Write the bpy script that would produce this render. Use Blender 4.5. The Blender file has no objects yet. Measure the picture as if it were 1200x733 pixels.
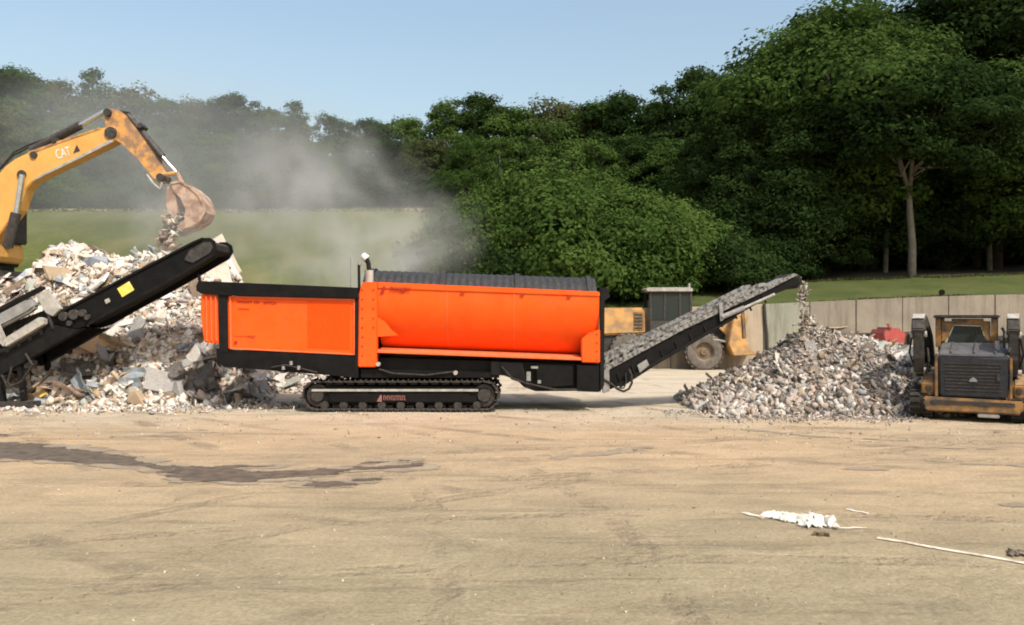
import bpy, bmesh, math, random
import numpy as np
from mathutils import Vector, Matrix, Euler

R = math.radians
sc = bpy.context.scene
col = sc.collection

# ------------------------------------------------------------------ camera
CAM_H = 2.05
cam_d = bpy.data.cameras.new('camera')
cam = bpy.data.objects.new('camera', cam_d)
col.objects.link(cam)
cam.location = (0, 0, CAM_H)
cam.rotation_euler = (R(90), 0, 0)
cam_d.sensor_width = 36
cam_d.lens = 30.0
cam_d.shift_y = 3.5 / 1200
cam_d.clip_start = 0.1
cam_d.clip_end = 3000
sc.camera = cam

# ------------------------------------------------------------------ sky, sun, exposure
SUN_DIR = Vector((0.36, -0.54, 0.76)).normalized()      # towards the sun
el = math.asin(SUN_DIR.z)
az = math.atan2(SUN_DIR.x, SUN_DIR.y)                   # clockwise from +Y
world = bpy.data.worlds.new('World')
sc.world = world
world.use_nodes = True
wn = world.node_tree
wn.nodes.clear()
sky = wn.nodes.new('ShaderNodeTexSky')
sky.sky_type = 'NISHITA'
sky.sun_disc = False
sky.sun_elevation = el
sky.sun_rotation = az
sky.air_density = 1.55
sky.dust_density = 4.0
sky.ozone_density = 1.0
bg = wn.nodes.new('ShaderNodeBackground')
bg.inputs['Strength'].default_value = 0.15
wo = wn.nodes.new('ShaderNodeOutputWorld')
wn.links.new(sky.outputs[0], bg.inputs[0])
wn.links.new(bg.outputs[0], wo.inputs[0])
sun_d = bpy.data.lights.new('sun', 'SUN')
sun_d.energy = 3.15
sun_d.angle = R(1.0)
sun_d.color = (1.0, 0.955, 0.885)
sun = bpy.data.objects.new('sun', sun_d)
col.objects.link(sun)
sun.rotation_euler = (-SUN_DIR).to_track_quat('-Z', 'Y').to_euler()
sc.view_settings.view_transform = 'Standard'
sc.view_settings.look = 'None'
sc.view_settings.gamma = 1
sc.view_settings.use_curve_mapping = False
sc.view_settings.exposure = 0.40
sc.render.engine = 'CYCLES'
sc.cycles.use_denoising = True
sc.cycles.filter_width = 1.9
sc.cycles.max_bounces = 6
sc.cycles.diffuse_bounces = 3
sc.cycles.glossy_bounces = 3
sc.cycles.transmission_bounces = 4
sc.cycles.transparent_max_bounces = 8
sc.cycles.volume_bounces = 1
sc.cycles.volume_step_rate = 2.0
sc.cycles.volume_max_steps = 96

# ------------------------------------------------------------------ helpers
def X(px, D): return (px - 600) / 1000 * D
def Z(py, D): return CAM_H - (py - 370) / 1000 * D
def P(px, py, D): return Vector((X(px, D), D, Z(py, D)))

def sock(nt, a, b): nt.links.new(a, b)

def M(name, c1, c2=None, scale=3.0, rough=0.6, metal=0.0, bump=0.0, bscale=25.0, dust=0.0,
      dustc=(0.40, 0.34, 0.26), spec=0.4, detail=5.0, lo=0.35, hi=0.65):
    m = bpy.data.materials.new(name)
    m.use_nodes = True
    nt = m.node_tree
    b = nt.nodes['Principled BSDF']
    b.inputs['Roughness'].default_value = rough
    b.inputs['Metallic'].default_value = metal
    b.inputs['Specular IOR Level'].default_value = spec
    if c2 is None:
        c2 = tuple(min(1, c * 0.82) for c in c1)
    tc = nt.nodes.new('ShaderNodeTexCoord')
    n = nt.nodes.new('ShaderNodeTexNoise')
    n.inputs['Scale'].default_value = scale
    n.inputs['Detail'].default_value = detail
    n.inputs['Roughness'].default_value = 0.6
    sock(nt, tc.outputs['Object'], n.inputs['Vector'])
    mr = nt.nodes.new('ShaderNodeMapRange')
    mr.inputs[1].default_value = lo
    mr.inputs[2].default_value = hi
    sock(nt, n.outputs[0], mr.inputs[0])
    mx = nt.nodes.new('ShaderNodeMix')
    mx.data_type = 'RGBA'
    mx.inputs[6].default_value = (*c1, 1)
    mx.inputs[7].default_value = (*c2, 1)
    sock(nt, mr.outputs[0], mx.inputs[0])
    out = mx.outputs[2]
    if dust > 0:
        g = nt.nodes.new('ShaderNodeNewGeometry')
        sx = nt.nodes.new('ShaderNodeSeparateXYZ')
        sock(nt, g.outputs['Normal'], sx.inputs[0])
        up = nt.nodes.new('ShaderNodeMapRange')          # dust settles on upward faces
        up.inputs[1].default_value = -0.1
        up.inputs[2].default_value = 0.9
        up.inputs[3].default_value = 0.30
        up.inputs[4].default_value = 1.0
        sock(nt, sx.outputs[2], up.inputs[0])
        n2 = nt.nodes.new('ShaderNodeTexNoise')
        n2.inputs['Scale'].default_value = scale * 1.7
        n2.inputs['Detail'].default_value = 8
        n2.inputs['Roughness'].default_value = 0.7
        sock(nt, tc.outputs['Object'], n2.inputs['Vector'])
        m2 = nt.nodes.new('ShaderNodeMapRange')
        m2.inputs[1].default_value = 0.32
        m2.inputs[2].default_value = 0.72
        sock(nt, n2.outputs[0], m2.inputs[0])
        mu = nt.nodes.new('ShaderNodeMath'); mu.operation = 'MULTIPLY'
        sock(nt, up.outputs[0], mu.inputs[0]); sock(nt, m2.outputs[0], mu.inputs[1])
        mu2 = nt.nodes.new('ShaderNodeMath'); mu2.operation = 'MULTIPLY'
        mu2.inputs[1].default_value = dust; mu2.use_clamp = True
        sock(nt, mu.outputs[0], mu2.inputs[0])
        md = nt.nodes.new('ShaderNodeMix'); md.data_type = 'RGBA'
        md.inputs[7].default_value = (*dustc, 1)
        sock(nt, mu2.outputs[0], md.inputs[0]); sock(nt, out, md.inputs[6])
        out = md.outputs[2]
    sock(nt, out, b.inputs['Base Color'])
    if bump > 0:
        n3 = nt.nodes.new('ShaderNodeTexNoise')
        n3.inputs['Scale'].default_value = bscale
        n3.inputs['Detail'].default_value = 6
        sock(nt, tc.outputs['Object'], n3.inputs['Vector'])
        bp = nt.nodes.new('ShaderNodeBump')
        bp.inputs['Strength'].default_value = bump
        bp.inputs['Distance'].default_value = 0.05
        sock(nt, n3.outputs[0], bp.inputs['Height'])
        sock(nt, bp.outputs[0], b.inputs['Normal'])
    return m

def prop(o, label=None, cat=None, group=None, kind=None):
    if label: o['label'] = label
    if cat: o['category'] = cat
    if group: o['group'] = group
    if kind: o['kind'] = kind
    return o

ORG = Vector((0, 0, 0))
def thing(name, label, cat, loc=(0, 0, 0), rz=0.0, group=None, local=False):
    """Empty at the base of a thing; parts are built in world coordinates (or local ones when local=True)."""
    global ORG
    e = bpy.data.objects.new(name, None)
    e.empty_display_size = 0.3
    e.location = loc
    e.rotation_euler = (0, 0, rz)
    col.objects.link(e)
    prop(e, label, cat, group)
    ORG = Vector((0, 0, 0)) if local else Vector(loc)
    return e

def link(name, me, parent=None, mat=None):
    o = bpy.data.objects.new(name, me)
    col.objects.link(o)
    if parent is not None:
        o.parent = parent
    if mat is not None:
        o.data.materials.append(mat)
    return o

class MB:
    def __init__(s): s.v = []; s.f = []
    def add(s, vs, fs):
        k = len(s.v)
        s.v += [Vector(v) for v in vs]
        s.f += [tuple(i + k for i in f) for f in fs]
        return s
    def box(s, x0, x1, y0, y1, z0, z1):
        return s.add([(x0,y0,z0),(x1,y0,z0),(x1,y1,z0),(x0,y1,z0),(x0,y0,z1),(x1,y0,z1),(x1,y1,z1),(x0,y1,z1)],
                     [(0,3,2,1),(4,5,6,7),(0,1,5,4),(1,2,6,5),(2,3,7,6),(3,0,4,7)])
    def prism(s, pts, y0, y1):
        """polygon of (x, z) extruded along y"""
        n = len(pts)
        vs = [(x, y0, z) for x, z in pts] + [(x, y1, z) for x, z in pts]
        fs = [tuple(range(n)), tuple(range(2*n-1, n-1, -1))]
        fs += [(i, i+n, (i+1) % n + n, (i+1) % n) for i in range(n)]
        return s.add(vs, fs)
    def px(s, pts, y0, y1, ref):
        return s.prism([(X(a, ref), Z(b, ref)) for a, b in pts], y0, y1)
    def prism_x(s, pts, x0, x1):
        """polygon of (y, z) extruded along x"""
        n = len(pts)
        vs = [(x0, y, z) for y, z in pts] + [(x1, y, z) for y, z in pts]
        fs = [tuple(range(n)), tuple(range(2*n-1, n-1, -1))]
        fs += [(i, i+n, (i+1) % n + n, (i+1) % n) for i in range(n)]
        return s.add(vs, fs)
    def tube(s, pts, r, n=10, caps=True):
        """round tube through points; r is one radius or one per point"""
        pts = [Vector(p) for p in pts]
        rs = r if isinstance(r, (list, tuple)) else [r] * len(pts)
        vs = []; fs = []
        up = None
        for i, p in enumerate(pts):
            d = (pts[min(i+1, len(pts)-1)] - pts[max(i-1, 0)]).normalized()
            if up is None:
                up = d.orthogonal().normalized()
            u = (up - d * up.dot(d))
            u = u.normalized() if u.length > 1e-6 else d.orthogonal().normalized()
            up = u
            w = d.cross(u)
            for k in range(n):
                a = 2 * math.pi * k / n
                vs.append(p + (u * math.cos(a) + w * math.sin(a)) * rs[i])
        for i in range(len(pts) - 1):
            for k in range(n):
                fs.append((i*n+k, i*n+(k+1) % n, (i+1)*n+(k+1) % n, (i+1)*n+k))
        if caps:
            fs.append(tuple(range(n-1, -1, -1)))
            m = (len(pts)-1) * n
            fs.append(tuple(m + k for k in range(n)))
        return s.add(vs, fs)
    def lathe(s, prof, c, axis, n=24, caps=True):
        """profile of (radius, along) spun about axis ('x','y','z') at c"""
        c = Vector(c); vs = []; fs = []
        for r, h in prof:
            for k in range(n):
                a = 2*math.pi*k/n
                p, q = r*math.cos(a), r*math.sin(a)
                if axis == 'y': vs.append(c + Vector((p, h, q)))
                elif axis == 'x': vs.append(c + Vector((h, p, q)))
                else: vs.append(c + Vector((p, q, h)))
        m = len(prof)
        for i in range(m-1):
            for k in range(n):
                fs.append((i*n+k, i*n+(k+1) % n, (i+1)*n+(k+1) % n, (i+1)*n+k))
        if caps and prof[0][0] > 1e-4: fs.append(tuple(range(n)))
        if caps and prof[-1][0] > 1e-4: fs.append(tuple((m-1)*n+k for k in range(n)))
        return s.add(vs, fs)
    def mesh(s, name, bevel=0.0, smooth=False, off=None):
        me = bpy.data.meshes.new(name)
        o = ORG if off is None else off
        me.from_pydata([tuple(v - o) for v in s.v], [], s.f)
        bm = bmesh.new(); bm.from_mesh(me)
        bmesh.ops.remove_doubles(bm, verts=bm.verts, dist=1e-5)
        bmesh.ops.recalc_face_normals(bm, faces=bm.faces)
        if bevel > 0:
            es = [e for e in bm.edges if len(e.link_faces) == 2 and e.calc_face_angle(0) > 0.5]
            try:
                bmesh.ops.bevel(bm, geom=es, offset=bevel, segments=2, affect='EDGES', clamp_overlap=True)
            except Exception:
                pass
        bm.to_mesh(me); bm.free()
        if smooth:
            for p in me.polygons: p.use_smooth = True
            try:
                me.set_sharp_from_angle(angle=R(35))
            except Exception:
                pass
        return me
    def build(s, name, mat, parent=None, bevel=0.0, smooth=False):
        me = s.mesh(name, bevel, smooth)
        me.materials.append(mat)
        return link(name, me, parent)

def grid_mesh(name, xs, ys, hf, mat):
    nx, ny = len(xs), len(ys)
    V = [(x, y, hf(x, y)) for y in ys for x in xs]
    F = [(j*nx+i, j*nx+i+1, (j+1)*nx+i+1, (j+1)*nx+i) for j in range(ny-1) for i in range(nx-1)]
    me = bpy.data.meshes.new(name)
    me.from_pydata(V, [], F)
    for p in me.polygons: p.use_smooth = True
    me.materials.append(mat)
    return me

def quads_mesh(name, V, mats, mi=None):
    """V: (n,4,3) array of quads"""
    n = len(V)
    me = bpy.data.meshes.new(name)
    me.vertices.add(n*4)
    me.vertices.foreach_set('co', np.ascontiguousarray(V, dtype=np.float32).ravel())
    me.loops.add(n*4)
    me.loops.foreach_set('vertex_index', np.arange(n*4, dtype=np.int32))
    me.polygons.add(n)
    me.polygons.foreach_set('loop_start', np.arange(0, n*4, 4, dtype=np.int32))
    for m in mats: me.materials.append(m)
    if mi is not None:
        me.polygons.foreach_set('material_index', np.asarray(mi, dtype=np.int32))
    me.update(calc_edges=True)
    return me

def fade(a, b, t):
    u = min(1, max(0, (t - a) / (b - a)))
    return u*u*(3-2*u)

_nz = np.random.RandomState(5).rand(64, 64)
def vnoise(x, y):
    xi, yi = math.floor(x), math.floor(y)
    fx, fy = x-xi, y-yi
    fx = fx*fx*(3-2*fx); fy = fy*fy*(3-2*fy)
    g = lambda i, j: _nz[i % 64, j % 64]
    return (g(xi,yi)*(1-fx)+g(xi+1,yi)*fx)*(1-fy)+(g(xi,yi+1)*(1-fx)+g(xi+1,yi+1)*fx)*fy
def fbm(x, y, o=4):
    s = 0; a = 0.5
    for _ in range(o):
        s += a*(vnoise(x, y)-0.5); x *= 2.03; y *= 2.03; a *= 0.5
    return s

def copy_tree(o, parent=None):
    c = o.copy(); col.objects.link(c); c.parent = parent
    for ch in list(o.children): copy_tree(ch, c)
    return c

def lettering(parent, name, pts, mat, rows, seed, y0, y1, ref):
    """small worn print, unreadable at this distance: rows of upright strokes inside a px box"""
    rng = random.Random(seed)
    mb = MB()
    (xa, ya), slope = pts
    for (dx0, dx1, dy, h, gaps) in rows:
        x = xa + dx0
        while x < xa + dx1:
            if not any(g0 <= x - xa < g1 for g0, g1 in gaps):
                yt = ya + dy + (x - xa)*slope
                mb.px([(x, yt), (x+0.75, yt), (x+0.75, yt+h), (x, yt+h)], y0, y1, ref)
                k = rng.choice([0, 0.42, 0.86])
                mb.px([(x+0.76, yt+h*k), (x+1.7, yt+h*k), (x+1.7, yt+h*(k+.16)), (x+0.76, yt+h*(k+.16))], y0, y1, ref)
            x += 2.2
    o = mb.build(name, mat, parent)
    o['kind'] = 'stuff'
    return o

def text_mesh(s, w, h):
    c = bpy.data.curves.new('text', 'FONT')
    c.body = s; c.size = 1.0; c.extrude = 0.02
    t = bpy.data.objects.new('text', c); col.objects.link(t)
    dg = bpy.context.evaluated_depsgraph_get(); dg.update()
    me = bpy.data.meshes.new_from_object(t.evaluated_get(dg))
    bpy.data.objects.remove(t)
    xs = [v.co.x for v in me.vertices]; ys = [v.co.y for v in me.vertices]
    x0, x1, y0, y1 = min(xs), max(xs), min(ys), max(ys)
    for v in me.vertices:
        v.co = Vector(((v.co.x-x0)/(x1-x0)*w, (v.co.y-y0)/(y1-y0)*h, v.co.z*0.2))
    return me

# ------------------------------------------------------------------ materials
m_orange = M('orange_paint', (0.86, 0.090, 0.001), (0.79, 0.079, 0.001), 2.2, 0.5, dust=0.26, dustc=(0.50, 0.26, 0.13), spec=0.25)
m_orange_trim = M('orange_trim', (0.84, 0.13, 0.02), (0.72, 0.11, 0.02), 6, 0.45, dust=0.4, dustc=(0.62, 0.42, 0.3))  # paler dusty orange, edge highlight of rim and lip put into the colour
m_orange_grille = M('orange_grille', (0.82, 0.083, 0.001), (0.76, 0.075, 0.001), 8, 0.55, spec=0.2)
m_black = M('black_paint', (0.005, 0.005, 0.006), (0.010, 0.0095, 0.009), 4, 0.5, dust=0.16, dustc=(0.14, 0.12, 0.10), spec=0.12)
m_black_clean = M('black_steel', (0.004, 0.004, 0.0045), (0.008, 0.008, 0.008), 4, 0.45, dust=0.10, dustc=(0.12, 0.10, 0.085), spec=0.12)
m_track = M('track_steel', (0.008, 0.007, 0.007), (0.016, 0.014, 0.012), 9, 0.6, metal=0.1, dust=0.55, dustc=(0.26, 0.22, 0.18))
m_dusty = M('dusty_steel', (0.22, 0.21, 0.19), (0.40, 0.37, 0.32), 7, 0.75, dust=0.6, dustc=(0.5, 0.45, 0.38))
m_grey = M('grey_steel', (0.17, 0.17, 0.165), (0.27, 0.26, 0.25), 6, 0.6, dust=0.4)
m_chrome = M('chrome_rod', (0.62, 0.62, 0.6), (0.5, 0.5, 0.48), 10, 0.25, metal=0.8)
m_rubber = M('rubber', (0.010, 0.0095, 0.009), (0.02, 0.018, 0.016), 8, 0.85, dust=0.4, spec=0.2, dustc=(0.20, 0.17, 0.13))
m_drum = M('screen_drum', (0.012, 0.012, 0.012), (0.04, 0.038, 0.036), 14, 0.55, metal=0.4, bump=0.5, bscale=40, dust=0.3, dustc=(0.2, 0.18, 0.16))
m_print = M('dark_red_print', (0.25, 0.012, 0.004), (0.33, 0.02, 0.005), 30, 0.5)
m_palered = M('pale_red_print', (0.30, 0.13, 0.11), (0.2, 0.07, 0.06), 60, 0.6)
m_white = M('white_paint', (0.72, 0.71, 0.67), (0.58, 0.56, 0.52), 12, 0.55)
m_yellowsign = M('yellow_sticker', (0.75, 0.52, 0.05), (0.78, 0.66, 0.28), 5, 0.5)
m_cat = M('digger_yellow', (0.66, 0.35, 0.075), (0.56, 0.28, 0.055), 1.6, 0.55, dust=0.75, dustc=(0.52, 0.37, 0.2))
m_catworn = M('worn_yellow', (0.58, 0.27, 0.06), (0.22, 0.12, 0.065), 3.2, 0.65, dust=0.7, dustc=(0.42, 0.32, 0.22), lo=0.42, hi=0.6)
m_rust = M('rusty_bucket', (0.20, 0.10, 0.06), (0.46, 0.30, 0.2), 3.2, 0.75, lo=0.42, hi=0.58, dust=0.8, dustc=(0.5, 0.42, 0.34))
m_catdirty = M('muddy_yellow', (0.33, 0.16, 0.035), (0.06, 0.043, 0.03), 3.0, 0.7, lo=0.40, hi=0.60, dust=0.6, dustc=(0.36, 0.28, 0.19))
m_dirtydark = M('muddy_black', (0.010, 0.010, 0.011), (0.03, 0.027, 0.024), 6, 0.6, spec=0.25, dust=0.5, dustc=(0.30, 0.26, 0.22))
m_grille = M('engine_grille', (0.008, 0.009, 0.013), (0.02, 0.021, 0.028), 12, 0.45, dust=0.22, dustc=(0.2, 0.19, 0.18))
m_hood = M('dusty_hood', (0.035, 0.036, 0.04), (0.09, 0.088, 0.09), 5, 0.4, dust=0.55, dustc=(0.24, 0.225, 0.21))

def glass_mat(name, tint):
    m = bpy.data.materials.new(name); m.use_nodes = True
    b = m.node_tree.nodes['Principled BSDF']
    b.inputs['Base Color'].default_value = (*tint, 1)
    b.inputs['Roughness'].default_value = 0.08
    b.inputs['Transmission Weight'].default_value = 0.4
    b.inputs['IOR'].default_value = 1.3
    return m
m_glass = glass_mat('tinted_glass', (0.05, 0.06, 0.055))
m_skirt = M('dusty_skirt', (0.24, 0.23, 0.21), (0.02, 0.019, 0.018), 14, 0.8, dust=0.3, dustc=(0.55, 0.5, 0.44), lo=0.42, hi=0.62)

# ------------------------------------------------------------------ ground
def ground_material():
    m = bpy.data.materials.new('packed_dirt'); m.use_nodes = True
    nt = m.node_tree; b = nt.nodes['Principled BSDF']
    b.inputs['Roughness'].default_value = 0.95
    b.inputs['Specular IOR Level'].default_value = 0.15
    tc = nt.nodes.new('ShaderNodeTexCoord')
    def mapped(sx, sy, rot=0.0):
        mp = nt.nodes.new('ShaderNodeMapping')
        mp.inputs['Scale'].default_value = (sx, sy, 1)
        mp.inputs['Rotation'].default_value = (0, 0, rot)
        sock(nt, tc.outputs['Object'], mp.inputs['Vector'])
        return mp.outputs[0]
    def noise(vec, scale, detail=6, rough=0.6, dist=0.0):
        n = nt.nodes.new('ShaderNodeTexNoise')
        n.inputs['Scale'].default_value = scale
        n.inputs['Detail'].default_value = detail
        n.inputs['Roughness'].default_value = rough
        n.inputs['Distortion'].default_value = dist
        sock(nt, vec, n.inputs['Vector'])
        return n.outputs[0]
    def ramp(v, a, bb, lo=0.0, hi=1.0):
        r = nt.nodes.new('ShaderNodeMapRange'); r.interpolation_type = 'SMOOTHSTEP'
        r.inputs[1].default_value = a; r.inputs[2].default_value = bb
        r.inputs[3].default_value = lo; r.inputs[4].default_value = hi
        sock(nt, v, r.inputs[0]); return r.outputs[0]
    def math2(op, a, bb):
        n = nt.nodes.new('ShaderNodeMath'); n.operation = op; n.use_clamp = False
        for i, v in enumerate((a, bb)):
            if isinstance(v, (int, float)): n.inputs[i].default_value = v
            else: sock(nt, v, n.inputs[i])
        return n.outputs[0]
    def mix(f, a, bb, mode='MIX'):
        n = nt.nodes.new('ShaderNodeMix'); n.data_type = 'RGBA'; n.blend_type = mode
        if isinstance(f, (int, float)): n.inputs[0].default_value = f
        else: sock(nt, f, n.inputs[0])
        for i, v in ((6, a), (7, bb)):
            if isinstance(v, tuple): n.inputs[i].default_value = (*v, 1)
            else: sock(nt, v, n.inputs[i])
        return n.outputs[2]
    flat = mapped(1, 1)
    big = ramp(noise(flat, 0.16, 5, 0.6, 0.6), 0.36, 0.64)
    sy = nt.nodes.new('ShaderNodeSeparateXYZ'); sock(nt, tc.outputs['Object'], sy.inputs[0])
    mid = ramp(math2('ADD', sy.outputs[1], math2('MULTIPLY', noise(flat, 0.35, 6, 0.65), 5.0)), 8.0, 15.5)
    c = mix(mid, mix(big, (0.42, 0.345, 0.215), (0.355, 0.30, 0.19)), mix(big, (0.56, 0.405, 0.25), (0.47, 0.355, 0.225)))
    patch = ramp(noise(mapped(0.55, 1.0, 0.25), 0.55, 8, 0.68, 0.8), 0.50, 0.72)
    c = mix(math2('MULTIPLY', patch, 0.6), c, (0.30, 0.235, 0.15))
    redd = ramp(noise(mapped(0.4, 1.2, -0.1), 0.4, 6, 0.6, 0.5), 0.55, 0.75)
    c = mix(math2('MULTIPLY', redd, 0.35), c, (0.44, 0.28, 0.16))
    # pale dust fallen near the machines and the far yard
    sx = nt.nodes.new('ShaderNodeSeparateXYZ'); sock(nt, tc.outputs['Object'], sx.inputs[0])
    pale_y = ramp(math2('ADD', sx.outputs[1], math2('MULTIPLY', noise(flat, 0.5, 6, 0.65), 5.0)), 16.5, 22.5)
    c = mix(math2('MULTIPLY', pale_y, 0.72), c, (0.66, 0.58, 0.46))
    # long streaks dragged along the yard
    st = ramp(noise(mapped(0.12, 1.2, 0.04), 1.7, 8, 0.72, 0.5), 0.52, 0.70)
    c = mix(math2('MULTIPLY', st, 0.5), c, (0.27, 0.215, 0.145))
    st2 = ramp(noise(mapped(0.25, 1.3, -0.35), 1.5, 7, 0.7, 0.9), 0.56, 0.72)
    c = mix(math2('MULTIPLY', st2, 0.4), c, (0.58, 0.47, 0.31))
    # curved wheel marks
    w = nt.nodes.new('ShaderNodeTexWave'); w.wave_type = 'RINGS'; w.rings_direction = 'Z'
    w.inputs['Scale'].default_value = 0.16; w.inputs['Distortion'].default_value = 2.2
    w.inputs['Detail'].default_value = 3; w.inputs['Detail Scale'].default_value = 0.5
    mp = nt.nodes.new('ShaderNodeMapping'); mp.inputs['Location'].default_value = (-9, -26, 0)
    sock(nt, tc.outputs['Object'], mp.inputs['Vector']); sock(nt, mp.outputs[0], w.inputs['Vector'])
    wm = math2('MULTIPLY', ramp(w.outputs['Fac'], 0.90, 0.99), ramp(noise(flat, 0.45, 5), 0.48, 0.62))
    c = mix(math2('MULTIPLY', wm, 0.55), c, (0.21, 0.165, 0.115))
    brk = ramp(noise(mapped(0.8, 0.8), 0.9, 7, 0.7), 0.42, 0.60)
    tread = nt.nodes.new('ShaderNodeTexNoise'); tread.inputs['Scale'].default_value = 9; tread.inputs['Detail'].default_value = 3
    sock(nt, flat, tread.inputs['Vector'])
    rut = None
    for (cx_, cy_, r_, w_) in ((6.5, 1.0, 11.2, .17), (6.5, 1.0, 12.9, .17), (-14, 6, 13.5, .16), (-14, 6, 15.2, .16), (14, 24, 12.2, .2), (14, 24, 14.0, .2), (-4, 30, 17.5, .22), (-4, 30, 19.6, .22), (2, -9, 16.2, .15), (2, -9, 17.8, .15)):
        vm = nt.nodes.new('ShaderNodeVectorMath'); vm.operation = 'DISTANCE'; vm.inputs[1].default_value = (cx_, cy_, 0)
        sock(nt, flat, vm.inputs[0])
        dd = math2('ABSOLUTE', math2('SUBTRACT', vm.outputs['Value'], r_), 0.0)
        one = ramp(dd, w_, w_*0.55)
        rut = one if rut is None else math2('MAXIMUM', rut, one)
    rut = math2('MULTIPLY', math2('MULTIPLY', rut, brk), ramp(tread.outputs[0], 0.35, 0.6, 0.35, 1.0))
    c = mix(math2('MULTIPLY', rut, 0.5), c, (0.27, 0.21, 0.14))
    grain = noise(flat, 26, 8, 0.75)
    c = mix(ramp(grain, 0.38, 0.66), mix(1.0, c, (0.74, 0.73, 0.71), 'MULTIPLY'), c)
    grit = ramp(noise(flat, 7, 10, 0.8), 0.60, 0.70)
    c = mix(math2('MULTIPLY', grit, 0.7), c, (0.24, 0.19, 0.135))
    mott = noise(mapped(0.6, 1.0, 0.5), 1.6, 9, 0.72, 0.4)
    c = mix(ramp(mott, 0.36, 0.60), mix(1.0, c, (0.86, 0.86, 0.85), 'MULTIPLY'), c)
    pale = ramp(noise(mapped(0.5, 1.3, -0.6), 2.3, 9, 0.75, 0.6), 0.60, 0.72)
    c = mix(math2('MULTIPLY', pale, 0.45), c, (0.62, 0.52, 0.37))
    sock(nt, c, b.inputs['Base Color'])
    bp = nt.nodes.new('ShaderNodeBump'); bp.inputs['Strength'].default_value = 0.8; bp.inputs['Distance'].default_value = 0.08
    hh = math2('ADD', math2('MULTIPLY', noise(flat, 3.5, 10, 0.7), 0.7), math2('ADD', math2('MULTIPLY', grain, 0.25), math2('MULTIPLY', math2('ADD', math2('ADD', st, wm), math2('MULTIPLY', rut, 2.0)), -0.25)))
    sock(nt, hh, bp.inputs['Height']); sock(nt, bp.outputs[0], b.inputs['Normal'])
    return m
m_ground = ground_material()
def axis_pts(a, b, fine0, fine1, step, far):
    pts = []
    t = fine0
    while t <= fine1: pts.append(t); t += step
    lo = [a + (fine0-a)*i/far for i in range(far)]
    hi = [fine1 + (b-fine1)*(i+1)/far for i in range(far)]
    return lo + pts + hi
def ground_h(x, y):
    if y > 60 or y < -3 or abs(x) > 30: return 0.0
    k = fade(30, 24, y)*fade(30, 20, abs(x))
    return k*(0.05*fbm(x*0.35+9, y*0.5) + 0.025*fbm(x*1.7, y*1.9+4))
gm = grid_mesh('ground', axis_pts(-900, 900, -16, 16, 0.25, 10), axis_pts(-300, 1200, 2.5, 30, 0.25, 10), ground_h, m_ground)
prop(link('ground', gm), kind='structure')

# terrain behind the yard: grass bank on the left, low terrace above the wall on the right
def wall_top(x): return 2.32 + 0.56*fade(3.0, 21, x) + max(0, x-21)*0.02
WALL_Y = 33.2
def hill(x, y):
    left = 8.1*fade(30.2, 48.5, y) + 0.02*max(0, y-48)*1.5
    lin = 8.1*min(1, max(0, (y-31)/17.2))
    left = 0.35*left + 0.65*(lin + 0.03*max(0, y-48))
    right = 0.0 if y < WALL_Y+0.05 else wall_top(x) - 0.06 + 0.19*min(5.3, y-WALL_Y-0.05) + 0.10*max(0, y-38.6)
    k = fade(-5.5, 4.2, x)
    z = left*(1-k) + right*k
    if y > WALL_Y+0.1:
        z += 0.35*fbm(x*0.16, y*0.2) + 0.12*fbm(x*0.9, y*0.9)
    if y < 31: z = z*fade(30, 31, y) - 0.5*fade(31, 29.5, y)
    if x > 3 and y < WALL_Y+0.05: z = -0.6
    return z
def grass_material():
    m = bpy.data.materials.new('bank_grass'); m.use_nodes = True
    nt = m.node_tree; b = nt.nodes['Principled BSDF']
    b.inputs['Roughness'].default_value = 0.9; b.inputs['Specular IOR Level'].default_value = 0.1
    tc = nt.nodes.new('ShaderNodeTexCoord')
    def noise(scale, d=7, r=0.65):
        n = nt.nodes.new('ShaderNodeTexNoise'); n.inputs['Scale'].default_value = scale
        n.inputs['Detail'].default_value = d; n.inputs['Roughness'].default_value = r
        sock(nt, tc.outputs['Object'], n.inputs['Vector']); return n.outputs[0]
    def ramp(v, cols):
        r = nt.nodes.new('ShaderNodeValToRGB')
        e = r.color_ramp.elements
        e[0].position, e[0].color = cols[0][0], (*cols[0][1], 1)
        e[1].position, e[1].color = cols[-1][0], (*cols[-1][1], 1)
        for p, c in cols[1:-1]:
            q = e.new(p); q.color = (*c, 1)
        sock(nt, v, r.inputs[0]); return r.outputs[0]
    a = ramp(noise(0.5), [(0.33, (0.085, 0.108, 0.024)), (0.5, (0.125, 0.142, 0.036)), (0.68, (0.19, 0.17, 0.062))])
    f = ramp(noise(9, 9, 0.75), [(0.3, (0.55, 0.55, 0.55)), (0.7, (1.25, 1.25, 1.2))])
    mx = nt.nodes.new('ShaderNodeMix'); mx.data_type = 'RGBA'; mx.blend_type = 'MULTIPLY'; mx.inputs[0].default_value = 1
    sock(nt, a, mx.inputs[6]); sock(nt, f, mx.inputs[7])
    sock(nt, mx.outputs[2], b.inputs['Base Color'])
    bp = nt.nodes.new('ShaderNodeBump'); bp.inputs['Strength'].default_value = 0.8; bp.inputs['Distance'].default_value = 0.15
    sock(nt, noise(5, 10, 0.8), bp.inputs['Height']); sock(nt, bp.outputs[0], b.inputs['Normal'])
    return m
m_grass = grass_material()
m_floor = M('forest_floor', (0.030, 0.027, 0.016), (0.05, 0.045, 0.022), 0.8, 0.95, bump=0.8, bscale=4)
m_crest = M('bare_crest_dirt', (0.30, 0.23, 0.14), (0.22, 0.17, 0.10), 0.9, 0.95, bump=0.6, bscale=6)
def lin(a, b, n): return [a + (b-a)*i/(n-1) for i in range(n)]
xs = lin(-75, 75, 151)
ys = lin(29.5, 33.2, 12) + [33.26] + lin(33.7, 52, 40) + lin(54, 130, 30)
bm_ = grid_mesh('grass_bank', xs, ys, hill, m_grass)
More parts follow.
